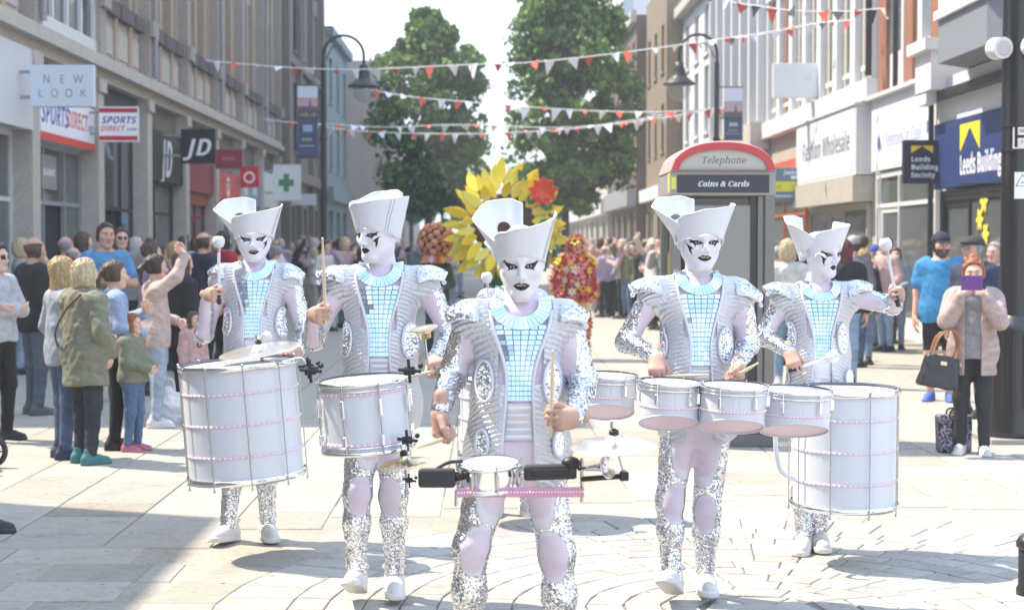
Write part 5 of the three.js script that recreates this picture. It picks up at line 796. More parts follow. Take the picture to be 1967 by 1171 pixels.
// ---------- drums ----------
function hoop(R, y, h = .03) { return lathe([[R - .006, y - h / 2], [R + .006, y - h / 2], [R + .010, y], [R + .006, y + h / 2], [R - .006, y + h / 2]], 48); }
function beads(R, y, n, r = .0055) { const L = []; for (let i = 0; i < n; i++) { const t = i / n * 2 * Math.PI; L.push(new THREE.SphereGeometry(r, 6, 5).translate((R + .004) * Math.sin(t), y, (R + .004) * Math.cos(t))); } return L; }
function ledBand(g, R, y, n) { const b = part('led_strip', lathe([[R + .001, y - .008], [R + .0045, y - .007], [R + .0045, y + .007], [R + .001, y + .008]], 48), M.pinkStrip, g); const d = part('led_beads', beads(R, y, n), M.led, b); d.userData.kind = 'stuff'; }
function cymbalParts(parent, pos, R, rx, rz, mat, standTo) {
  const c = new THREE.Group(); c.name = 'cymbal'; c.position.copy(pos); c.rotation.set(rx, 0, rz); parent.add(c);
  part('plate', lathe([[.004, .030], [.012, .031], [R * .17, .024], [R * .24, .010], [R * .28, .007], [R * .6, .003], [R * .9, -.004], [R, -.009], [R, -.0105], [R * .9, -.006], [R * .28, .004], [R * .2, .018], [.004, .027]], 56), mat, c);
  part('nut', [lathe([[0, .045], [.016, .044], [.017, .026], [0, .026]], 14), rod([0, .045, 0], [0, .072, 0], .007)], M.black, c);
  part('wing_nut', rod([0, .052, 0], [0, .075, 0], .013, .012, 10), M.chrome, c);
  if (standTo) part('stand_rod', [rod(pos.clone().add(V(0, .02, 0)), standTo, .0048), ball(.012, standTo.x, standTo.y, standTo.z)], M.steel, parent);
  return c;
}
function clamp3(parent, p, s = 1) { part('clamp', [rb(.05 * s, .035 * s, .03 * s, .006, p.x, p.y, p.z), rod(p.clone().add(V(-.045 * s, .01, .01)), p.clone().add(V(.05 * s, -.005, .015)), .008 * s), rod(p.clone().add(V(.0, -.05 * s, .01)), p.clone().add(V(.0, .05 * s, .01)), .007 * s), ball(.012 * s, p.x + .05 * s, p.y + .02 * s, p.z + .02)], M.black, parent); }
function bassDrum(label, pos, R, H, rx, rz, nr) {
  const g = thing('bass_drum', label, 'drum', pos, 'white marching drums'); g.rotation.set(rx, 0, rz);
  part('shell', [lathe([[R, -H / 2 + .01], [R + .001, 0], [R, H / 2 - .01]], 64)], M.shell, g);
  for (const s of [-1, 1]) { part('hoop', hoop(R + .008, s * (H / 2 - .006)), M.chrome, g); part('drumhead', lathe([[0, s * (H / 2 - .004)], [R, s * (H / 2 - .006)]], 48), M.skinHead, g); }
  for (let i = 0; i < nr; i++) { const t = (i + .35) / nr * 2 * Math.PI, x = (R + .022) * Math.sin(t), z = (R + .022) * Math.cos(t); const m = part('tension_rod', [rod([x, -H / 2 - .03, z], [x, H / 2 + .012, z], .0036, .0036, 6)], M.steel, g); part('wing_bolt', [rod([x, -H / 2 - .034, z], [x, -H / 2 - .018, z], .007, .005, 7), ball(.009, x, H / 2 + .008, z, 1, 1, 1, 8)], M.steel, m); }
  for (const k of [-.27, .0, .27]) ledBand(g, R, k * H, 62);
  return g;
}
function lugged(name, label, pos, R, H, rx, rz, nl, matShell, bands, cat = 'drum', group = 'white marching drums') {
  const g = thing(name, label, cat, pos, group); g.rotation.set(rx, 0, rz); lugParts(g, R, H, nl, matShell, bands); return g;
}
function lugParts(g, R, H, nl, matShell, bands, nb = 44) {
  part('shell', lathe([[R, -H / 2 + .006], [R + .001, 0], [R, H / 2 - .006]], 56), matShell, g);
  for (const s of [-1, 1]) { part('hoop', [hoop(R + .006, s * (H / 2 - .004), .018), hoop(R + .004, s * (H / 2 - .030), .008)], M.chrome, g); part('drumhead', lathe([[0, s * (H / 2 - .002)], [R, s * (H / 2 - .004)]], 40), M.skinHead, g); }
  for (let i = 0; i < nl; i++) { const t = (i + .5) / nl * 2 * Math.PI, x = (R + .016) * Math.sin(t), z = (R + .016) * Math.cos(t), l = part('lug', [rb(.016, H * .26, .022, .006).rotateY(t).translate(x, H * .16, z), rb(.016, H * .16, .022, .006).rotateY(t).translate(x, -H * .3, z)], M.chrome, g); part('tension_rod', rod([x, -H / 2, z], [x, H / 2, z], .0042, .0042, 6), M.steel, l); }
  for (const k of bands) ledBand(g, R, k * H, nb);
}
// ---------- the troupe ----------
const stickLbl = s => 'pale wooden drumstick ' + s, malLbl = s => 'white headed drum mallet ' + s;
const dC = drummer({
  seed: 21, D: 6.0, foot: [990, 1350], look: [-.02, .22, .02], open: true, eyes: 'b', long: 1.05, headScale: 1.02, hatScale: .92, wideFace: .96, lipW: 1.12, label: 'silver sequinned drummer leading the troupe with a small chrome snare and dark blocks',
  j: { head: [1001, 503, .05], neck: [1000, 592, 0], shA: [905, 612, 0], shB: [1086, 612, 0], elA: [868, 722, -.02], wrA: [846, 786, .20], elB: [1120, 728, .0], wrB: [1104, 802, .22], hipA: [953, 868, 0], hipB: [1036, 868, 0], knA: [905, 1052, .06], knB: [1070, 1062, .02], anA: [896, 1290, 0], anB: [1082, 1292, 0] },
  toeA: [890, 1330, .2], toeB: [1090, 1330, .2], tips: [[862, 600, -.01], [1121, 602, -.01]],
  ovals: [[930, 728, .030, .072], [1062, 730, .030, .075], [925, 845, .022, .05], [1075, 845, .02, .045]],
  handA: { from: [838, 812, .24], to: [782, 828, .48], dir: [-.25, -.5, .2], label: stickLbl('tilted low over the dark pad of the snare rig'), back: .1, },
  handB: { from: [1086, 820, .28], to: [1090, 684, .30], dir: [-.55, -.1, .25], label: stickLbl('held upright before a silver waistcoat'), back: .06 },
});
const d2 = drummer({
  seed: 22, D: 7.7, foot: [715, 1150], look: [-.72, .05, .0], mark: 1, headScale: 1.06, long: .95, lipW: .9, label: 'tall drummer looking aside with a raised stick behind a white tom drum',
  j: { head: [727, 452, .03], neck: [730, 520, 0], shA: [652, 541, 0], shB: [815, 541, 0], elA: [602, 652, .0], wrA: [603, 604, .20], elB: [866, 644, -.02], wrB: [832, 692, .22], hipA: [700, 778, 0], hipB: [762, 778, 0], knA: [686, 948, .08], knB: [756, 952, .02], anA: [683, 1108, .06], anB: [757, 1098, -.04] },
  toeA: [668, 1150, .28], toeB: [760, 1140, .14], liftA: [-.35, .03], tips: [[616, 524, -.01], [851, 524, -.01]], bare: 'A',
  ovals: [[660, 650, .032, .078], [788, 652, .036, .08]],
  handA: { from: [603, 565, .22], to: [597, 414, .24], dir: [.1, .55, .1], label: stickLbl('raised straight up beside a bare hand and collar'), back: .04 },
  handB: { from: [815, 698, .3], to: [706, 722, .36], dir: [-.5, .0, .3], label: stickLbl('lying across the white tom drum'), back: .05 },
});
const d1 = drummer({
  seed: 23, D: 9.3, foot: [478, 1040], look: [.10, .12, .03], mark: 1, eyes: 'b', headScale: 1.10, long: .94, wideFace: 1.04, lipW: .95, open: true, label: 'drummer raising a white mallet above a tilted white bass drum',
  j: { head: [487, 457, .03], neck: [490, 514, 0], shA: [425, 532, 0], shB: [556, 532, 0], elA: [391, 642, .02], wrA: [398, 566, .16], elB: [584, 638, .0], wrB: [573, 672, .22], hipA: [462, 726, 0], hipB: [516, 726, 0], knA: [450, 872, .04], knB: [510, 872, .03], anA: [438, 1006, .05], anB: [514, 1000, -.02] },
  toeA: [402, 1035, .26], toeB: [524, 1026, .16], liftA: [-.12, .0], tips: [[407, 520, -.01], [578, 526, -.01]], bare: 'A', minY: .35, maxY: .85,
  ovals: [[432, 616, .03, .075], [540, 618, .032, .08]],
  handA: { kind: 'mallet', from: [402, 536, .18], to: [401, 434, .19], dir: [.12, .5, .1], label: malLbl('raised upright beside the shops'), back: .05 },
  handB: { kind: 'mallet', from: [572, 686, .24], to: [534, 642, .26], dir: [-.2, -.5, .3], label: malLbl('resting behind the cymbal of the tilted bass drum'), back: .03 },
});
const d4 = drummer({
  seed: 24, D: 7.7, foot: [1320, 1150], look: [.12, .04, .0], mark: -1, open: true, headScale: 1.13, long: .92, wideFace: 1.02, lipW: 1.05, label: 'drummer playing a set of four white toms with pink undersides',
  j: { head: [1345, 466, .03], neck: [1341, 536, 0], shA: [1256, 562, 0], shB: [1422, 564, 0], elA: [1204, 656, -.03], wrA: [1262, 684, .22], elB: [1438, 662, -.02], wrB: [1416, 704, .20], hipA: [1308, 796, 0], hipB: [1372, 796, 0], knA: [1287, 962, .06], knB: [1358, 984, .0], anA: [1290, 1112, .10], anB: [1354, 1094, -.06] },
  toeA: [1268, 1165, .34], toeB: [1366, 1142, .14], liftA: [-.40, .04], tips: [[1216, 548, -.01], [1456, 566, -.01]],
  ovals: [[1271, 660, .03, .075], [1396, 662, .034, .08]],
  handA: { from: [1282, 692, .30], to: [1384, 688, .34], dir: [.3, -.45, .2], label: stickLbl('held level over the middle toms'), back: .04 },
  handB: { from: [1424, 720, .26], to: [1474, 690, .34], dir: [.0, -.6, .3], label: stickLbl('slanting up above the end tom'), back: .04 },
});
const d5 = drummer({
  seed: 25, D: 8.96, foot: [1560, 1060], look: [.62, .04, .0], mark: -1, eyes: 'b', headScale: 1.06, long: .95, lipW: .78, label: 'drummer looking aside with one mallet held out above an upright bass drum',
  j: { head: [1578, 489, .03], neck: [1573, 552, 0], shA: [1506, 572, 0], shB: [1634, 568, 0], elA: [1467, 646, -.02], wrA: [1518, 676, .20], elB: [1716, 586, .06], wrB: [1726, 562, .20], hipA: [1548, 768, 0], hipB: [1598, 768, 0], knA: [1543, 906, .02], knB: [1580, 906, .02], anA: [1544, 1024, .06], anB: [1574, 1018, .0] },
  toeA: [1536, 1062, .24], toeB: [1582, 1056, .16], tips: [[1474, 550, -.01], [1668, 546, -.01]], bare: 'B', minY: .35, maxY: .85,
  ovals: [[1521, 646, .03, .08], [1622, 648, .03, .08], [1506, 724, .028, .05], [1636, 724, .024, .045]],
  handA: { kind: 'mallet', from: [1534, 674, .26], to: [1606, 650, .30], dir: [.35, -.2, .2], label: malLbl('lowered across a silver waistcoat'), back: .04 },
  handB: { kind: 'mallet', from: [1717, 536, .24], to: [1697, 438, .26], dir: [-.2, .55, .1], label: malLbl('raised on an outstretched arm'), back: .06 },
});
const d6 = drummer({
  seed: 26, D: 10.2, foot: [968, 1010], look: [0, .1, 0], u: .92, headScale: .92, label: 'drummer mostly hidden behind the leader, with only mallet, rim and boots showing',
  j: { head: [985, 512, .0], neck: [985, 562, 0], shA: [934, 576, 0], shB: [1036, 576, 0], elA: [925, 650, .02], wrA: [928, 620, .22], elB: [1046, 660, 0], wrB: [1020, 690, .2], hipA: [962, 760, 0], hipB: [1008, 760, 0], knA: [958, 880, .03], knB: [1008, 880, .02], anA: [952, 986, .04], anB: [1012, 980, -.03] },
  toeA: [946, 1015, .22], toeB: [1016, 1010, .14], tips: [[925, 572, 0], [1046, 572, 0]], minY: .3, maxY: .9,
  handA: { kind: 'mallet', from: [926, 600, .24], to: [918, 512, .26], dir: [0, .5, .1], label: malLbl('poking up behind the leading drummer'), back: .04 },
  handB: { kind: 'mallet', from: [1010, 690, .24], to: [980, 660, .26], dir: [-.2, -.5, .3], label: malLbl('hidden in the hand behind the leading drummer'), back: .03 },
});
// drums
{
  const mid = (a, b, d) => W((a[0] + b[0]) / 2, (a[1] + b[1]) / 2, d);
  const b1 = bassDrum('tilted white bass drum with three beaded strips and a cymbal on top', mid([457, 694], [474, 916], 8.78), .300, .600, .02, .076, 10); b1.userData.at = b1;
  b1.updateMatrixWorld(true); const inv = p => b1.worldToLocal(p.clone());
  const c1 = inv(W(498, 670, 8.72)); cymbalParts(b1, c1, .215, .10, .07, M.silverCym, c1.clone().add(V(.01, -.055, .0))); clamp3(b1, inv(W(592, 706, 8.62)), 1.1);
  part('cymbal_arm', tube([c1.clone().add(V(.01, -.055, .0)), inv(W(540, 694, 8.55)), inv(W(580, 688, 8.6)), inv(W(592, 706, 8.62))], .006, 7, 24), M.chrome, b1);
  const b5 = bassDrum('upright white bass drum with thin rods, below the outstretched mallet', mid([1623, 744], [1623, 972], 8.55), .262, .600, .02, .0, 9); b5.updateMatrixWorld(true); const i5 = p => b5.worldToLocal(p.clone());
  part('cable', tube([W(1490, 830, 8.3), W(1492, 870, 8.3), W(1502, 905, 8.32), W(1528, 921, 8.38)].map(i5), .012, 8, 30), M.shell, b5);
  const b6 = bassDrum('white bass drum largely hidden behind the leading drummer', W(960, 800, 9.85), .235, .46, .02, 0, 8);
  const t2 = lugged('tom_drum', 'white tom drum with chrome lugs and beaded strips carried at the waist', mid([700, 727], [705, 862], 7.18), .190, .300, .04, .075, 8, M.shell, [.36, -.36]);
  t2.updateMatrixWorld(true); const i2 = p => t2.worldToLocal(p.clone());
  const ca = i2(W(777, 886, 7.0)); cymbalParts(t2, ca, .108, .06, .03, M.bronze, ca.clone().add(V(0, -.13, 0))); clamp3(t2, i2(W(782, 845, 7.02)), .9); clamp3(t2, i2(W(786, 712, 7.05)), 1); clamp3(t2, i2(W(596, 712, 7.1)), 1); clamp3(t2, i2(W(786, 922, 7.0)), .6);
  part('accessory_arm', [rod(i2(W(782, 845, 7.02)), i2(W(778, 872, 7.0)), .007), rod(i2(W(780, 900, 7.0)), i2(W(780, 955, 7.0)), .005)], M.steel, t2);
  const cb = i2(W(814, 634, 7.05)); part('bell_stand', rod(cb, i2(W(822, 700, 7.05)), .005), M.steel, t2); const bl = part('bell', lathe([[.004, -.034], [.026, -.034], [.028, -.012], [.060, .004], [.062, .010], [.02, .006], [.004, .004]], 32), M.bronze, t2); bl.position.copy(cb); bl.rotation.set(.12, 0, .10);
  // leader's tray: snare, pads, horn, cymbal
  const tr = thing('percussion_rig', 'small chrome snare rig with dark blocks, bulb horn, cymbal and pink bar', 'drum', W(940, 912, 5.52), 'white marching drums'); tr.updateMatrixWorld(true); const it = p => tr.worldToLocal(p.clone());
  const sn = new THREE.Group(); sn.name = 'snare'; sn.rotation.set(.10, 0, .03); tr.add(sn);
  const R = .097, H = .086; part('shell', lathe([[R, -H / 2], [R + .002, 0], [R, H / 2]], 56), M.chrome, sn); for (const s of [-1, 1]) { part('hoop', hoop(R + .005, s * (H / 2 - .004), .014), M.chrome, sn); part('drumhead', lathe([[0, s * (H / 2 - .001)], [R, s * (H / 2 - .003)]], 40), M.skinHead, sn); }
  for (let i = 0; i < 8; i++) { const t = (i + .3) / 8 * 6.283; part('lug', [rb(.012, .05, .016, .004).rotateY(t).translate((R + .012) * Math.sin(t), 0, (R + .012) * Math.cos(t)), rod([(R + .012) * Math.sin(t), -H / 2, (R + .012) * Math.cos(t)], [(R + .012) * Math.sin(t), H / 2 + .008, (R + .012) * Math.cos(t)], .0035)], M.steel, sn); }
  const box = (n, a, b, d, th, m, r = .008) => { const p = it(W(a[0], a[1], d)), q = it(W(b[0], b[1], d)); return part(n, rb(Math.abs(q.x - p.x), Math.abs(q.y - p.y), th, r, (p.x + q.x) / 2, (p.y + q.y) / 2, (p.z + q.z) / 2, 3), m, tr); };
  box('pad', [803, 899], [875, 936], 5.45, .035, M.rubber, .012); part('pad_bracket', [tube([it(W(840, 899, 5.46)), it(W(862, 888, 5.48)), it(W(888, 886, 5.5))], .006, 7, 14), rod(it(W(874, 918, 5.46)), it(W(892, 914, 5.48)), .012)], M.black, tr);
  box('block', [1006, 895], [1108, 924], 5.45, .04, M.rubber, .010).rotation.z = .03; box('block_slot', [1022, 904], [1094, 917], 5.432, .012, M.black, .004).rotation.z = .03;
  part('block_bracket', [rod(it(W(992, 912, 5.48)), it(W(1010, 910, 5.47)), .011)], M.chrome, tr);
  const hb = it(W(1097, 890, 5.45)); part('horn_bulb', ball(.028, hb.x, hb.y, hb.z, 1.15, .85, .9), M.black, tr);
  const h0 = it(W(1112, 901, 5.45)), h1 = it(W(1184, 893, 5.42)), hl = h1.distanceTo(h0), horn = part('horn', lathe([[.006, 0], [.008, hl * .3], [.013, hl * .7], [.022, hl * .9], [.040, hl], [.041, hl - .003], [.02, hl * .87]], 28), M.chrome, tr); horn.position.copy(h0); horn.quaternion.setFromUnitVectors(V(0, 1, 0), h1.clone().sub(h0).add(V(0, .01, .08)).normalize());
  const cc = it(W(1180, 851, 5.42)); cymbalParts(tr, cc, .148, .09, .035, M.silverCym, it(W(1198, 908, 5.42))); part('cymbal_arm', [rod(it(W(1116, 920, 5.46)), it(W(1200, 914, 5.43)), .009), rb(.03, .03, .03, .005, ...it(W(1199, 914, 5.42)).toArray())], M.black, tr);
  part('post', [rod(it(W(1118, 880, 5.46)), it(W(1118, 964, 5.46)), .006), rod(it(W(877, 940, 5.5)), it(W(876, 972, 5.5)), .006)], M.steel, tr);
  box('pink_bar', [878, 936], [1122, 954], 5.44, .02, M.pinkBar, .004); { const p = it(W(880, 946, 5.425)), q = it(W(1120, 944, 5.425)), L = []; for (let i = 0; i <= 40; i++) { const k = p.clone().lerp(q, i / 40); L.push(new THREE.SphereGeometry(.0035, 6, 5).translate(k.x, k.y, k.z)); } part('led_beads', L, M.led, tr).userData.kind = 'stuff'; }
  // four toms on one carrier, undersides cut aslant so that the pink heads show
  const q4 = thing('tom_set', 'row of white marching toms with slanted pink undersides', 'drum', W(1348, 775, 7.2), 'white marching drums'); q4.updateMatrixWorld(true); const iq = p => q4.worldToLocal(p.clone());
  for (const [px, py, d, r, h] of [[1168, 752, 7.42, .118, .150], [1287, 770, 7.22, .128, .170], [1408, 777, 7.16, .138, .170], [1528, 785, 7.30, .148, .170]]) {
    const tm = new THREE.Group(); tm.name = 'tom'; tm.position.copy(iq(W(px, py, d))); tm.rotation.z = -.035; tm.rotation.x = .04; q4.add(tm);
    const yb = t => -h * .26 - .052 * (1 - Math.cos(t)); // front short, back long
    part('shell', sheet((uu, v) => { const t = uu * 6.2832; return V(r * Math.sin(t), lerp(yb(t), h / 2, v), r * Math.cos(t)); }, 56, 6, .004), M.shell, tm);
    part('hoop', [hoop(r + .005, h / 2 - .004, .020), hoop(r + .004, h / 2 - .028, .008)], M.chrome, tm); part('drumhead', lathe([[0, h / 2], [r, h / 2 - .002]], 40), M.skinHead, tm);
    part('underside', sheet((uu, v) => { const t = uu * 6.2832; return V(r * .985 * v * Math.sin(t), lerp(-h * .26 - .052, yb(t), v) + .004, r * .985 * v * Math.cos(t)); }, 48, 3, .002), M.pinkHead, tm);
    part('underside_rim', tube([...Array(28).keys()].map(i => { const t = i / 28 * 6.2832; return V((r + .001) * Math.sin(t), yb(t), (r + .001) * Math.cos(t)); }), .005, 6, 64, true), M.piping, tm);
    const L = []; for (let i = 0; i < 34; i++) { const t = (i / 34 - .5) * 3.4; L.push(new THREE.SphereGeometry(.0045, 6, 5).translate((r + .004) * Math.sin(t), -h * .10, (r + .004) * Math.cos(t))); } const st = part('led_strip', sheet((uu, v) => { const t = (uu - .5) * 3.4; return V((r + .002) * Math.sin(t), -h * .10 + (v - .5) * .014, (r + .002) * Math.cos(t)); }, 24, 1, .002), M.pinkStrip, tm); part('led_beads', L, M.led, tm).userData.kind = 'stuff';
    for (let i = 0; i < 6; i++) { const t = (i + .5) / 6 * 6.283; part('lug', [rb(.016, .05, .02, .005).rotateY(t).translate((r + .013) * Math.sin(t), h * .12, (r + .013) * Math.cos(t)), rod([(r + .013) * Math.sin(t), h * .1, (r + .013) * Math.cos(t)], [(r + .013) * Math.sin(t), h / 2 + .008, (r + .013) * Math.cos(t)], .0035)], M.chrome, tm); }
  }
  part('carrier', [rod(iq(W(1200, 760, 7.5)), iq(W(1520, 790, 7.5)), .012)], M.steel, q4);
}
// ---------- onlookers ----------
const GL = 'onlookers beside the shop row', GR = 'onlookers beside the sunny shop fronts';
const jeans = [.075, .115, .20], black = [.014, .014, .016], navy = [.022, .03, .065];
function who(px, foot, top, c) { const at = ground(px, foot), s = F / -at.z, h = clamp(CAM_H + (470 - top) / s, .9, 1.95); at.y = 0; return spectator({ ...c, at, h: c.h || h, hcell: 0 }); }
const olive = who(165, 890, 500, { label: 'short-haired blonde woman in a long olive jacket seen from behind', group: GL, yaw: 2.45, hair: 'pale', style: 'bob', top: [.23, .235, .17], topName: 'jacket', hem: .66, flare: .20, bulk: .03, wide: 1.12, legs: [.03, .035, .045], shoes: [.05, .20, .20], armL: 'pocket', armR: 'front', fold: .012 });
part('bag_strap', tube([[-.12, 1.42, -.13], [.0, 1.30, -.185], [.15, 1.10, -.19], [.21, .98, -.12]], .010, 6, 20), cloth([.12, .07, .05]), olive);
who(122, 880, 497, { label: 'long-haired blonde woman in a pale grey-blue sweater and blue jeans', group: GL, yaw: 2.2, hair: 'blond', style: 'long', top: [.36, .40, .47], hem: .80, legs: jeans, shoes: [.03, .04, .08], armR: 'pocket' });
who(68, 796, 458, { label: 'balding man in a black jacket and slate jeans with his back turned', group: GL, yaw: 2.35, hair: 'brown', style: 'bald', skin: 'tan', top: [.018, .018, .021], topName: 'jacket', hem: .80, bulk: .028, wide: 1.08, legs: [.10, .125, .165], shoes: [.12, .12, .13], armR: 'front', armL: 'pocket' });
who(-4, 846, 470, { label: 'person in sunglasses with folded arms, pale top and black trousers', group: GL, yaw: 1.15, hair: 'dark', style: 'tail', glasses: true, top: [.50, .51, .54], legs: black, armL: 'crossed', armR: 'crossed' });
who(127, 705, 456, { label: 'bald man in a red shirt behind the blonde women', group: GL, yaw: 2.4, hair: 'grey', style: 'bald', skin: 'ruddy', top: [.42, .02, .03], legs: navy });
who(205, 770, 430, { label: 'dark-haired man in a bright blue polo with a dark vest front', group: GL, yaw: .5, hair: 'dark', skin: 'tan', top: [.10, .28, .52], legs: navy, sleeve: 'short', armL: 'crossed', armR: 'crossed' });
who(234, 716, 440, { label: 'woman in sunglasses peering past the man in the blue polo', group: GL, yaw: .4, hair: 'brown', style: 'long', glasses: true, top: [.25, .22, .22], legs: black });
const pony = who(222, 862, 504, { label: 'woman with a long ponytail in a pale denim jacket holding a child', group: GL, yaw: 1.95, hair: 'brown', style: 'tail', top: [.33, .43, .60], topName: 'denim_jacket', hem: .84, bulk: .02, legs: black, shoes: black, armL: 'front', armR: 'clap' });
who(256, 866, 604, { label: 'small red-haired child in an olive hoodie and jeans', group: GL, yaw: 1.35, hair: 'red', style: 'bob', top: [.22, .23, .16], bulk: .03, wide: 1.2, legs: [.10, .17, .30], shoes: [.60, .20, .28], armR: 'front', armL: 'front' });
const ph = who(300, 820, 492, { label: 'woman in a blush cardigan holding a phone up high', group: GL, yaw: 2.0, hair: 'dark', style: 'tail', top: [.56, .44, .40], topName: 'cardigan', hem: .80, legs: [.36, .44, .56], shoes: [.74, .72, .72], armL: 'up', armR: 'front' });
who(292, 758, 466, { label: 'brown-haired woman in a mauve top behind the raised phone', group: GL, yaw: 2.1, hair: 'brown', style: 'bun', top: [.46, .30, .38], legs: navy, armL: 'phone', armR: 'phone' });
who(352, 796, 486, { label: 'woman in black with light brown hair near the bass drum', group: GL, yaw: 2.3, hair: 'brown', style: 'long', top: [.016, .015, .017], hem: .7, legs: black });
who(372, 806, 600, { label: 'child in a pale pink top with a red round badge', group: GL, yaw: .9, hair: 'brown', style: 'long', top: [.62, .40, .38], legs: [.40, .25, .27], shoes: [.6, .5, .5], wide: 1.1 });
who(392, 716, 448, { label: 'bald man in a navy jacket behind the raised mallet', group: GL, yaw: 2.4, hair: 'brown', style: 'bald', skin: 'ruddy', top: navy, topName: 'jacket', legs: black, bulk: .026 });
who(262, 700, 470, { label: 'grey-haired man glimpsed between the ponytail and the phone', group: GL, yaw: 2.2, hair: 'grey', top: [.12, .14, .18], legs: black });
who(338, 712, 466, { label: 'fair woman in a grey coat under the black shop sign', group: GL, yaw: 2.4, hair: 'blond', style: 'bob', top: [.24, .23, .22], topName: 'coat', hem: .62, legs: black });
who(430, 690, 446, { label: 'person in a scarlet coat behind the white hat and mallet', group: GL, yaw: 2.5, hair: 'dark', style: 'bob', top: [.46, .02, .03], topName: 'coat', hem: .6, legs: black });
{ const kid = scene.children.filter(o => /round badge/.test(o.userData.label || ''))[0]; part('badge', [new THREE.TorusGeometry(.04, .014, 8, 20).translate(0, 1.2, .145)], cloth([.45, .05, .04]), kid); }
// sunny side
who(1806, 770, 449, { label: 'bearded man in a bright blue T-shirt, navy cap and black shorts', group: GR, yaw: -.35, look: [.45, 0, 0], hair: 'dark', beard: true, skin: 'ruddy', cap: 'peak', top: [.045, .27, .55], sleeve: 'short', hem: .80, bulk: .026, wide: 1.12, legs: black, shorts: true, shoes: [.06, .16, .55], armL: 'down' });
who(1868, 800, 454, { label: 'man in a dark flat cap and navy top looking along the street', group: GR, yaw: -.9, look: [-.2, 0, 0], hair: 'grey', skin: 'ruddy', cap: 'flat', capColor: [.035, .04, .045], top: [.035, .05, .10], legs: [.12, .20, .32], wide: 1.1 });
who(1910, 752, 466, { label: 'ruddy grey-haired man half hidden by the black column', group: GR, yaw: -.8, hair: 'grey', skin: 'ruddy', top: [.05, .06, .10], legs: navy });
const lady = who(1868, 872, 500, { label: 'auburn woman in a blush jacket filming with a purple phone', group: GR, yaw: -.30, look: [0, .05, 0], hair: 'red', style: 'bun', top: [.30, .30, .32], legs: [.035, .036, .04], shoes: [.76, .76, .76], armL: 'phone', armR: 'phone', hem: .84 });
{ // open blush jacket over her top
  const o = .030, f = boneSet([...TORSO(o), [V(-.178, 1.365, -.015), V(-.22, 1.18, .18), .056 + o, .046 + o, 1, .05], [V(.178, 1.365, -.015), V(.22, 1.18, .18), .056 + o, .046 + o, 1, .05], [V(-.22, 1.18, .18), V(-.08, 1.40, .285), .046 + o, .036 + o, 1, .03], [V(.22, 1.18, .18), V(.08, 1.40, .285), .046 + o, .036 + o, 1, .03], [V(0, 1.08, 0), V(0, .68, 0), .14 + o, .175 + o, .8, .07]]);
  part('jacket', sdfMesh((x, y, z) => { let d = Math.max(f(x, y, z) + .008 * NZ.noise(x * 9, y * 16, z * 9), .70 - y, Math.abs(x) < .1 ? y - 1.44 : -1); if (z > .02 && Math.abs(x) < .15 && y < 1.40) d = Math.max(d, .07 - Math.abs(x - .0)); return d; }, f.lo, f.hi, .010), cloth([.50, .385, .365]), lady); uvWrap(lady.children[lady.children.length - 1].geometry, 3);
}
who(1752, 644, 474, { label: 'woman in a white blouse with a black shoulder bag', group: GR, yaw: -1.2, hair: 'blond', style: 'bob', top: [.58, .58, .58], hem: .78, legs: black, armL: 'side' });
who(1772, 648, 466, { label: 'dark-haired person behind the woman in the white blouse', group: GR, yaw: -1.0, hair: 'dark', style: 'bob', top: [.16, .16, .17], legs: black });
who(1708, 660, 486, { label: 'person in a crimson jacket with dark trousers', group: GR, yaw: 2.6, hair: 'dark', top: [.38, .02, .04], topName: 'jacket', legs: [.07, .07, .08], bulk: .025 });
who(1680, 662, 472, { label: 'man in a royal blue cap and dark hooded top', group: GR, yaw: -.2, hair: 'brown', cap: 'peak', capColor: [.05, .10, .42], top: [.06, .065, .14], topName: 'hoodie', legs: [.10, .10, .12], bulk: .028, look: [0, .25, 0] });
who(1620, 745, 462, { label: 'woman with long maroon hair in a black jacket and light jeans', group: GR, yaw: 2.9, hair: 'maroon', style: 'long', top: [.022, .022, .026], topName: 'jacket', legs: [.30, .42, .60], shoes: black, bulk: .024 });
who(1656, 700, 482, { label: 'blonde woman in a dark top with pale sleeve stripes', group: GR, yaw: 2.8, hair: 'blond', style: 'bob', top: [.03, .03, .036], legs: [.20, .30, .46] });
who(1638, 705, 455, { label: 'man in a pale grey cap beside the maroon-haired woman', group: GR, yaw: 2.7, hair: 'brown', cap: 'peak', capColor: [.42, .44, .47], top: [.20, .20, .22], legs: jeans });
who(1512, 745, 462, { label: 'fair-haired woman in a white top between kiosk and drummer', group: GR, yaw: 2.9, hair: 'pale', style: 'bob', top: [.64, .63, .60], legs: [.20, .30, .42], shoes: [.6, .6, .6] });
who(1494, 700, 474, { label: 'person in a pale blue shirt just behind the kiosk', group: GR, yaw: 2.6, hair: 'grey', top: [.34, .44, .58], legs: navy });
who(1540, 690, 470, { label: 'dark-haired person in black behind the white hat', group: GR, yaw: 2.7, hair: 'dark', style: 'long', top: [.03, .03, .035], legs: black });
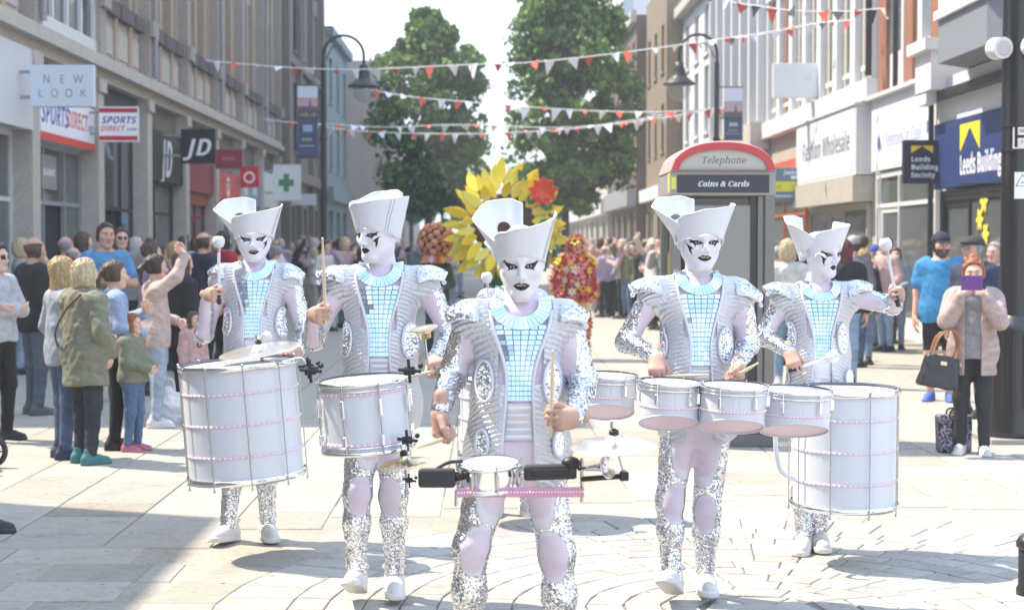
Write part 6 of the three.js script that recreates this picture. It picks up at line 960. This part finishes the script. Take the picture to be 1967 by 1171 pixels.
// things they hold or have put down
{
  const q = thing('phone', 'purple cased phone held up before the auburn woman', 'phone', W(1868, 543, -lady.position.z - .40)); q.rotation.y = -.25; part('case', rb(.155, .115, .012, .005), std([.15, .045, .24], .5), q); part('screen', rb(.14, .10, .003, .001, 0, 0, -.008), M.black, q); part('lens', rod([-.06, .035, .006], [-.06, .035, .009], .008), M.black, q);
  const p2 = ph.userData.local(-.20, 1.83, .27), q2 = thing('phone', 'black phone raised above heads by the woman in the blush cardigan', 'phone', p2); q2.rotation.y = 2.0; part('case', rb(.078, .155, .010, .005), M.black, q2); part('screen', rb(.07, .14, .002, .001, 0, 0, -.0065), std([.12, .15, .20], .1), q2);
  const d = -lady.position.z - .12, hb = thing('handbag', 'large black leather handbag with tan straps hanging from an elbow', 'handbag', W(1800, 745, d)); hb.rotation.z = -.18; const lth = phys([.022, .021, .023], .42, { clearcoat: .2 });
  part('bag', sdfMesh((x, y, z) => { const w = .165 - y * .12; return smax(smax(Math.abs(x) - w, Math.abs(z) - (.075 - y * .1), .05), Math.abs(y - .13) - .13, .03) + .006 * NZ.noise(x * 14, y * 12, z * 14); }, [-.24, -.04, -.14], [.24, .32, .14], .009), lth, hb);
  for (const s of [-1, 1]) part('strap', tube([[-.09, .25, s * .04], [-.06, .40, s * .04], [.03, .47, s * .03], [.10, .40, s * .04], [.09, .25, s * .04]], .010, 7, 28), std([.34, .16, .07], .5), hb); part('buckle', rb(.05, .03, .006, .002, 0, .20, .066), M.bronze, hb);
  const sbp = ground(1832, 868), sb = thing('shopping_bag', 'dark patterned shopping bag standing on the paving by white shoes', 'bag', [sbp.x, 0, sbp.z]); const pat = noiseTex(128, (u, v) => { const k = per(u, v, 16, 4), m = per(u, v, 22, 8); return k > .12 ? [150, 135, 155] : m > .16 ? [110, 125, 145] : [26, 27, 34]; });
  const bg = rb(.26, .30, .14, .02, 0, .15, 0, 4); { const p = bg.attributes.position; for (let i = 0; i < p.count; i++) { const y = p.getY(i); p.setXYZ(i, p.getX(i) * (1 + .08 * y / .3) + .012 * NZ.noise(p.getX(i) * 12, y * 12, 3), y, p.getZ(i) * (1 - .2 * y / .3)); } bg.computeVertexNormals(); } part('bag', bg, std(0xffffff, .5, { map: pat }), sb); for (const s of [-1, 1]) part('handle', tube([[-.05, .29, s * .05], [-.03, .34, s * .05], [.03, .34, s * .05], [.05, .29, s * .05]], .008, 6, 16), M.black, sb);
  const wp = ground(322, 812), wb = thing('carrier_bag', 'crumpled white plastic carrier bags beside the jeans', 'bag', [wp.x, 0, wp.z]); part('bag', sdfMesh((x, y, z) => ell(x, y, z, 0, .15, 0, .17, .17, .12) + .05 * NZ.noise(x * 9, y * 9, z * 9 + 4) + .02 * NZ.noise(x * 24, y * 24, z * 24), [-.24, -.03, -.2], [.24, .38, .2], .012), std([.72, .72, .74], .4), wb); part('handle', tube([[-.06, .27, 0], [-.03, .40, 0], [.05, .40, .02], [.07, .27, 0]], .008, 6, 16), std([.72, .72, .74], .4), wb);
  const pw = ground(-6, 905), pr = thing('pushchair', 'dark pushchair wheel and frame at the edge of the paving', 'pushchair', [pw.x - .10, 0, pw.z]); for (const zz of [-.2, .2]) { part('wheel', [new THREE.TorusGeometry(.10, .022, 8, 28).translate(0, .122, zz), rod([-.09, .12, zz], [.09, .12, zz], .006), rod([0, .03, zz], [0, .21, zz], .006)], M.rubber, pr); } part('frame', [rod([0, .12, -.2], [0, .12, .2], .01), rod([0, .12, .2], [-.35, .75, .1], .014), rod([0, .12, -.2], [-.35, .75, -.1], .014)], M.steel, pr); part('seat', rb(.34, .10, .34, .03, -.30, .42, 0), M.rubber, pr);
  const fp = ground(2, 1022), fs = thing('trainer', 'dark trainer of a walker just entering the scene', 'shoe', [fp.x - .10, 0, fp.z]); const tm = part('upper', shoeGeo(.006), M.rubber, fs); tm.rotation.y = 1.4; part('sole', rb(.25, .02, .085, .008, .05, .012, 0), M.shoe, fs);
}
// ---------- people in flower costumes ----------
const petalG = (() => { const s = new THREE.Shape(); s.moveTo(0, 0); s.bezierCurveTo(.35, .15, .42, .65, 0, 1); s.bezierCurveTo(-.42, .65, -.35, .15, 0, 0); const g = new THREE.ExtrudeGeometry(s, { depth: .03, bevelEnabled: true, bevelSize: .02, bevelThickness: .02, bevelSegments: 1, curveSegments: 5 }); const p = g.attributes.position; for (let i = 0; i < p.count; i++) p.setZ(i, p.getZ(i) + .28 * p.getY(i) * p.getY(i)); g.computeVertexNormals(); return g; })();
const bloom = (n, R) => { const L = []; for (let i = 0; i < n; i++) L.push(petalG.clone().scale(R * .8, R, R * .8).rotateX(.25).rotateZ(i / n * 6.2832)); return merge(L); };
{
  const r = rng(55), d = 24.3, FG = 'parade walkers in flower costumes';
  const yel = [std([.78, .58, .03], .6), std([.72, .62, .10], .6), std([.80, .66, .05], .6)], green = std([.05, .20, .08], .7), teal = std([.04, .20, .20], .7), redP = std([.66, .07, .03], .6), brown = std([.09, .05, .03], .9);
  const sf = spectator({ label: 'walker carrying a giant sunflower head with a red bloom on top', group: FG, at: V(W(985, 470, d).x, 0, -d), h: 1.7, cell: .018, top: [.05, .20, .08], legs: [.04, .16, .08], hair: 'brown', yaw: 0 });
  const c = W(968, 432, d - .15).sub(sf.position), k = 1 / sf.scale.x; c.multiplyScalar(k);
  for (let ring = 0; ring < 3; ring++) for (let i = 0; i < 22; i++) { const t = (i + ring * .33) / 22 * 6.2832, m = part('petal', petalG, yel[(i + ring) % 3], sf), s = (.26 + .14 * r()) * k; m.position.set(c.x + (.40 + .10 * ring + .05 * r()) * k * Math.sin(t), c.y + (.40 + .10 * ring) * k * Math.cos(t), c.z - .05 * ring); m.scale.set(s * .75, s, s); m.rotation.set(.25 - .3 * ring + (r() - .5) * 1.1, (r() - .5) * 1.2, -t + (r() - .5) * .5, 'ZXY'); }
  part('seed_disc', ball(.46 * k, c.x, c.y, c.z - .06, 1, 1, .22, 24), brown, sf); const rb2 = part('red_bloom', merge([bloom(9, .24 * k), bloom(7, .17 * k).rotateZ(.3).translate(0, 0, .04)]), redP, sf), rp = W(1043, 368, d - .3).sub(sf.position).multiplyScalar(k); rb2.position.copy(rp);
  for (const [px, py, t] of [[1010, 352, .5], [1062, 400, 1.2], [1015, 392, -.6], [1050, 420, 2.6]]) { const m = part('green_leaf', petalG, green, sf), p = W(px, py, d - .2).sub(sf.position).multiplyScalar(k); m.position.copy(p); m.scale.setScalar(.22 * k); m.rotation.z = t; }
  part('stem', [tube([W(1058, 410, d), W(1050, 460, d), W(1040, 520, d)].map(p => p.sub(sf.position).multiplyScalar(k)), .07, 8, 16), tube([W(1075, 430, d), W(1066, 470, d), W(1070, 500, d)].map(p => p.sub(sf.position).multiplyScalar(k)), .05, 8, 12)], teal, sf);
  // ball of orange roses for a head
  const ro = spectator({ label: 'walker whose head is a ball of orange roses above a red collar', group: FG, at: V(W(838, 470, 25).x, 0, -25), h: 1.62, cell: .018, top: [.06, .10, .07], legs: [.05, .06, .05], hair: 'dark', yaw: .1, armL: 'front', armR: 'front' }), kr = 1 / ro.scale.x, cr = W(838, 462, 25).sub(ro.position).multiplyScalar(kr), org = [std([.62, .24, .13], .7), std([.70, .32, .19], .7), std([.52, .18, .09], .7)];
  part('rose_ball', ball(.245 * kr, cr.x, cr.y, cr.z, 1, .95, 1, 20), std([.03, .05, .025], .9), ro); const rose = merge([ball(.034, 0, 0, .022, 1, 1, .8, 10), ...[...Array(6).keys()].map(i => ball(.026, .034 * Math.cos(i * 1.047), .034 * Math.sin(i * 1.047), .008 + (i % 2) * .008, 1, 1, .7, 8))]);
  for (let i = 0; i < 74; i++) { const y = 1 - 2 * (i + .5) / 74, t = i * 2.39996, q = Math.sqrt(1 - y * y), n = V(q * Math.cos(t), y * .95, q * Math.sin(t)), m = part('rose', rose, org[i % 3], ro); m.position.copy(cr).addScaledVector(n, .255 * kr); m.quaternion.setFromUnitVectors(V(0, 0, 1), n.normalize()); m.scale.setScalar(.85 + .3 * r()); }
  const pet = [std([.62, .05, .05], .6), std([.75, .52, .04], .6), std([.70, .24, .28], .6), std([.70, .60, .55], .6), std([.72, .30, .04], .6), std([.62, .06, .10], .6)], fl = bloom(6, .07), ce = ball(.022, 0, 0, .015, 1, 1, .6, 8), dk = std([.05, .03, .02], .8), ye = std([.7, .5, .05], .7);
  for (let i = 0; i < 16; i++) { const t = i / 16 * 6.283, m = part('collar_flower', fl, pet[i % 6], ro); m.position.set(cr.x + .2 * Math.sin(t), cr.y - .30, cr.z + .2 * Math.cos(t)); m.quaternion.setFromUnitVectors(V(0, 0, 1), V(Math.sin(t), .4, Math.cos(t)).normalize()); m.scale.setScalar(1.2); }
  // figure clothed in poppies
  const at = ground(1106, 692), po = spectator({ label: 'walker covered head to foot in red and yellow flowers', group: FG, at: V(at.x, 0, at.z), h: 1.76, cell: .016, top: [.42, .04, .05], hem: .84, legs: [.46, .05, .05], hair: 'red', style: 'bob', yaw: .25, armL: 'side', armR: 'down', shoes: [.5, .05, .05] });
  const target = []; po.traverse(o => { if (o.isMesh && ['top', 'trousers', 'hair', 'body'].includes(o.name)) target.push(o); });
  const tris = []; let tot = 0; for (const o of target) { o.updateMatrix(); const P = o.geometry.attributes.position, I = o.geometry.index.array; for (let i = 0; i < I.length; i += 3) { const a = V().fromBufferAttribute(P, I[i]).applyMatrix4(o.matrix), b = V().fromBufferAttribute(P, I[i + 1]).applyMatrix4(o.matrix), e = V().fromBufferAttribute(P, I[i + 2]).applyMatrix4(o.matrix), n = b.clone().sub(a).cross(e.sub(a)); const A = n.length() * (o.name === 'hair' || o.name === 'body' ? 2 : 1); n.normalize(); if (n.z + n.x * .25 > -.25 && (o.name !== 'body' || (a.y > 1.44 && a.z > .0))) { tot += A; tris.push([tot, a, n]); } } }
  for (let i = 0, used = []; i < 900 && used.length < 230; i++) { const q = r() * tot; let lo = 0, hi = tris.length - 1; while (lo < hi) { const m = (lo + hi) >> 1; if (tris[m][0] < q) lo = m + 1; else hi = m; } const [, p, n] = tris[lo]; if (used.some(u => u.distanceTo(p) < .062)) continue; used.push(p); const m = part('flower', fl, pet[Math.floor(r() * 6)], po); m.position.copy(p).addScaledVector(n, .012); m.quaternion.setFromUnitVectors(V(0, 0, 1), n.clone().add(V((r() - .5) * .5, (r() - .5) * .5, 0)).normalize()); m.scale.setScalar(.7 + .55 * r()); part('flower_centre', ce, r() < .5 ? dk : ye, m); }
}
// ---------- the far crowd ----------
{
  const r = rng(77), T = [], taken = new Set();
  [['short', 'brown', 'man', 'down', 'pocket'], ['bald', 'grey', 'man', 'crossed', 'crossed'], ['bob', 'pale', 'woman', 'phone', 'phone'], ['long', 'brown', 'woman', 'down', 'front'], ['tail', 'dark', 'woman', 'pocket', 'down'], ['short', 'grey', 'man', 'up', 'down'], ['bob', 'white', 'woman', 'clap', 'clap']].forEach(([style, hair, sex, a, b]) => T.push([sex, hair, style, spectator({ style, hair, armL: a, armR: b, cell: .022, headCell: .0085, handCell: .008, far: true, top: [.5, .5, .5], legs: [.03, .03, .04], wide: sex === 'man' ? 1.06 : 1 }, true)]));
  const tops = [['white', [.66, .65, .63]], ['pale pink', [.58, .40, .40]], ['light blue', [.32, .44, .60]], ['grey', [.30, .30, .31]], ['black', [.025, .025, .03]], ['navy', [.03, .045, .10]], ['cream', [.60, .54, .44]], ['lilac', [.42, .36, .54]], ['peach', [.62, .38, .26]], ['olive', [.16, .17, .10]]], legC = [['black', [.02, .02, .024]], ['denim', [.12, .18, .30]], ['stone', [.42, .38, .32]], ['pale denim', [.30, .40, .54]]];
  const hairName = { brown: 'brown-haired', grey: 'grey-haired', pale: 'fair-haired', dark: 'dark-haired', white: 'white-haired' }, styleName = { bald: 'balding' };
  const put = (x, z, yaw, h, where, bright) => {
    let sex, hair, style, proto, tp, lg, label; for (let n = 0; n < 40; n++) { [sex, hair, style, proto] = T[Math.floor(r() * T.length)]; tp = tops[Math.floor(r() * 10)]; lg = legC[Math.floor(r() * 4)]; label = `${styleName[style] || hairName[hair]} ${sex} in ${tp[0]} top and ${lg[0]} trousers ${where}`; if (!taken.has(label)) break; } taken.add(label);
    const g = proto.clone(); g.userData = {};
    g.traverse(o => { if (o.isMesh) { if (o.name === 'top') o.material = cloth(tp[1]); if (o.name === 'trousers') o.material = cloth(lg[1]); } });
    g.name = numbered('person'); g.position.set(x, 0, z); g.rotation.y = yaw; g.scale.setScalar(h / 1.7); tag(g, label, 'person', 'far crowd lining the street'); scene.add(g);
  };
  for (let i = 0; i < 96; i++) { const d = 34 + 30 * Math.pow(r(), .8), x = lerp(2.7, 5.9, r()); put(x, -d, -1.6 + (r() - .5) * 1.6 + (r() < .4 ? 2.6 : 0), 1.56 + .26 * r(), 'in the sunny crowd', true); }
  for (let i = 0; i < 84; i++) { const d = 28 + 34 * Math.pow(r(), .8), x = -lerp(1.6, 6.4, Math.pow(r(), .8)) * (d < 34 ? .9 : 1); if (d < 36 && x > -2.4) continue; put(x, -d, 1.6 + (r() - .5) * 1.8 + (r() < .4 ? 2.0 : 0), 1.56 + .26 * r(), 'in the shaded crowd', false); }
  for (let i = 0; i < 22; i++) put(lerp(2.5, 4.7, r()), -lerp(32, 42, r()), -1.4 + (r() - .5) * 2.4, 1.58 + .24 * r(), 'in front of the sunny crowd', true);
  for (let i = 0; i < 14; i++) put(-lerp(5.0, 6.9, r()), -lerp(20.5, 28, r()), 1.9 + (r() - .5) * 1.4, 1.6 + .22 * r(), 'against the shop windows', false);
  for (let i = 0; i < 10; i++) put(lerp(4.9, 6.8, r()), -lerp(25, 36, r()), -1.2 + (r() - .5) * 2, 1.58 + .22 * r(), 'under white shop fascias', true);
  for (let i = 0; i < 9; i++) put(lerp(-1.6, 1.8, r()), -lerp(40, 60, r()), (r() - .5) * 1.2, 1.58 + .22 * r(), 'amid the parade route', false);
}
scene.fog = new THREE.FogExp2(0xe8eef6, 0.0018);
renderer.render(scene, camera);
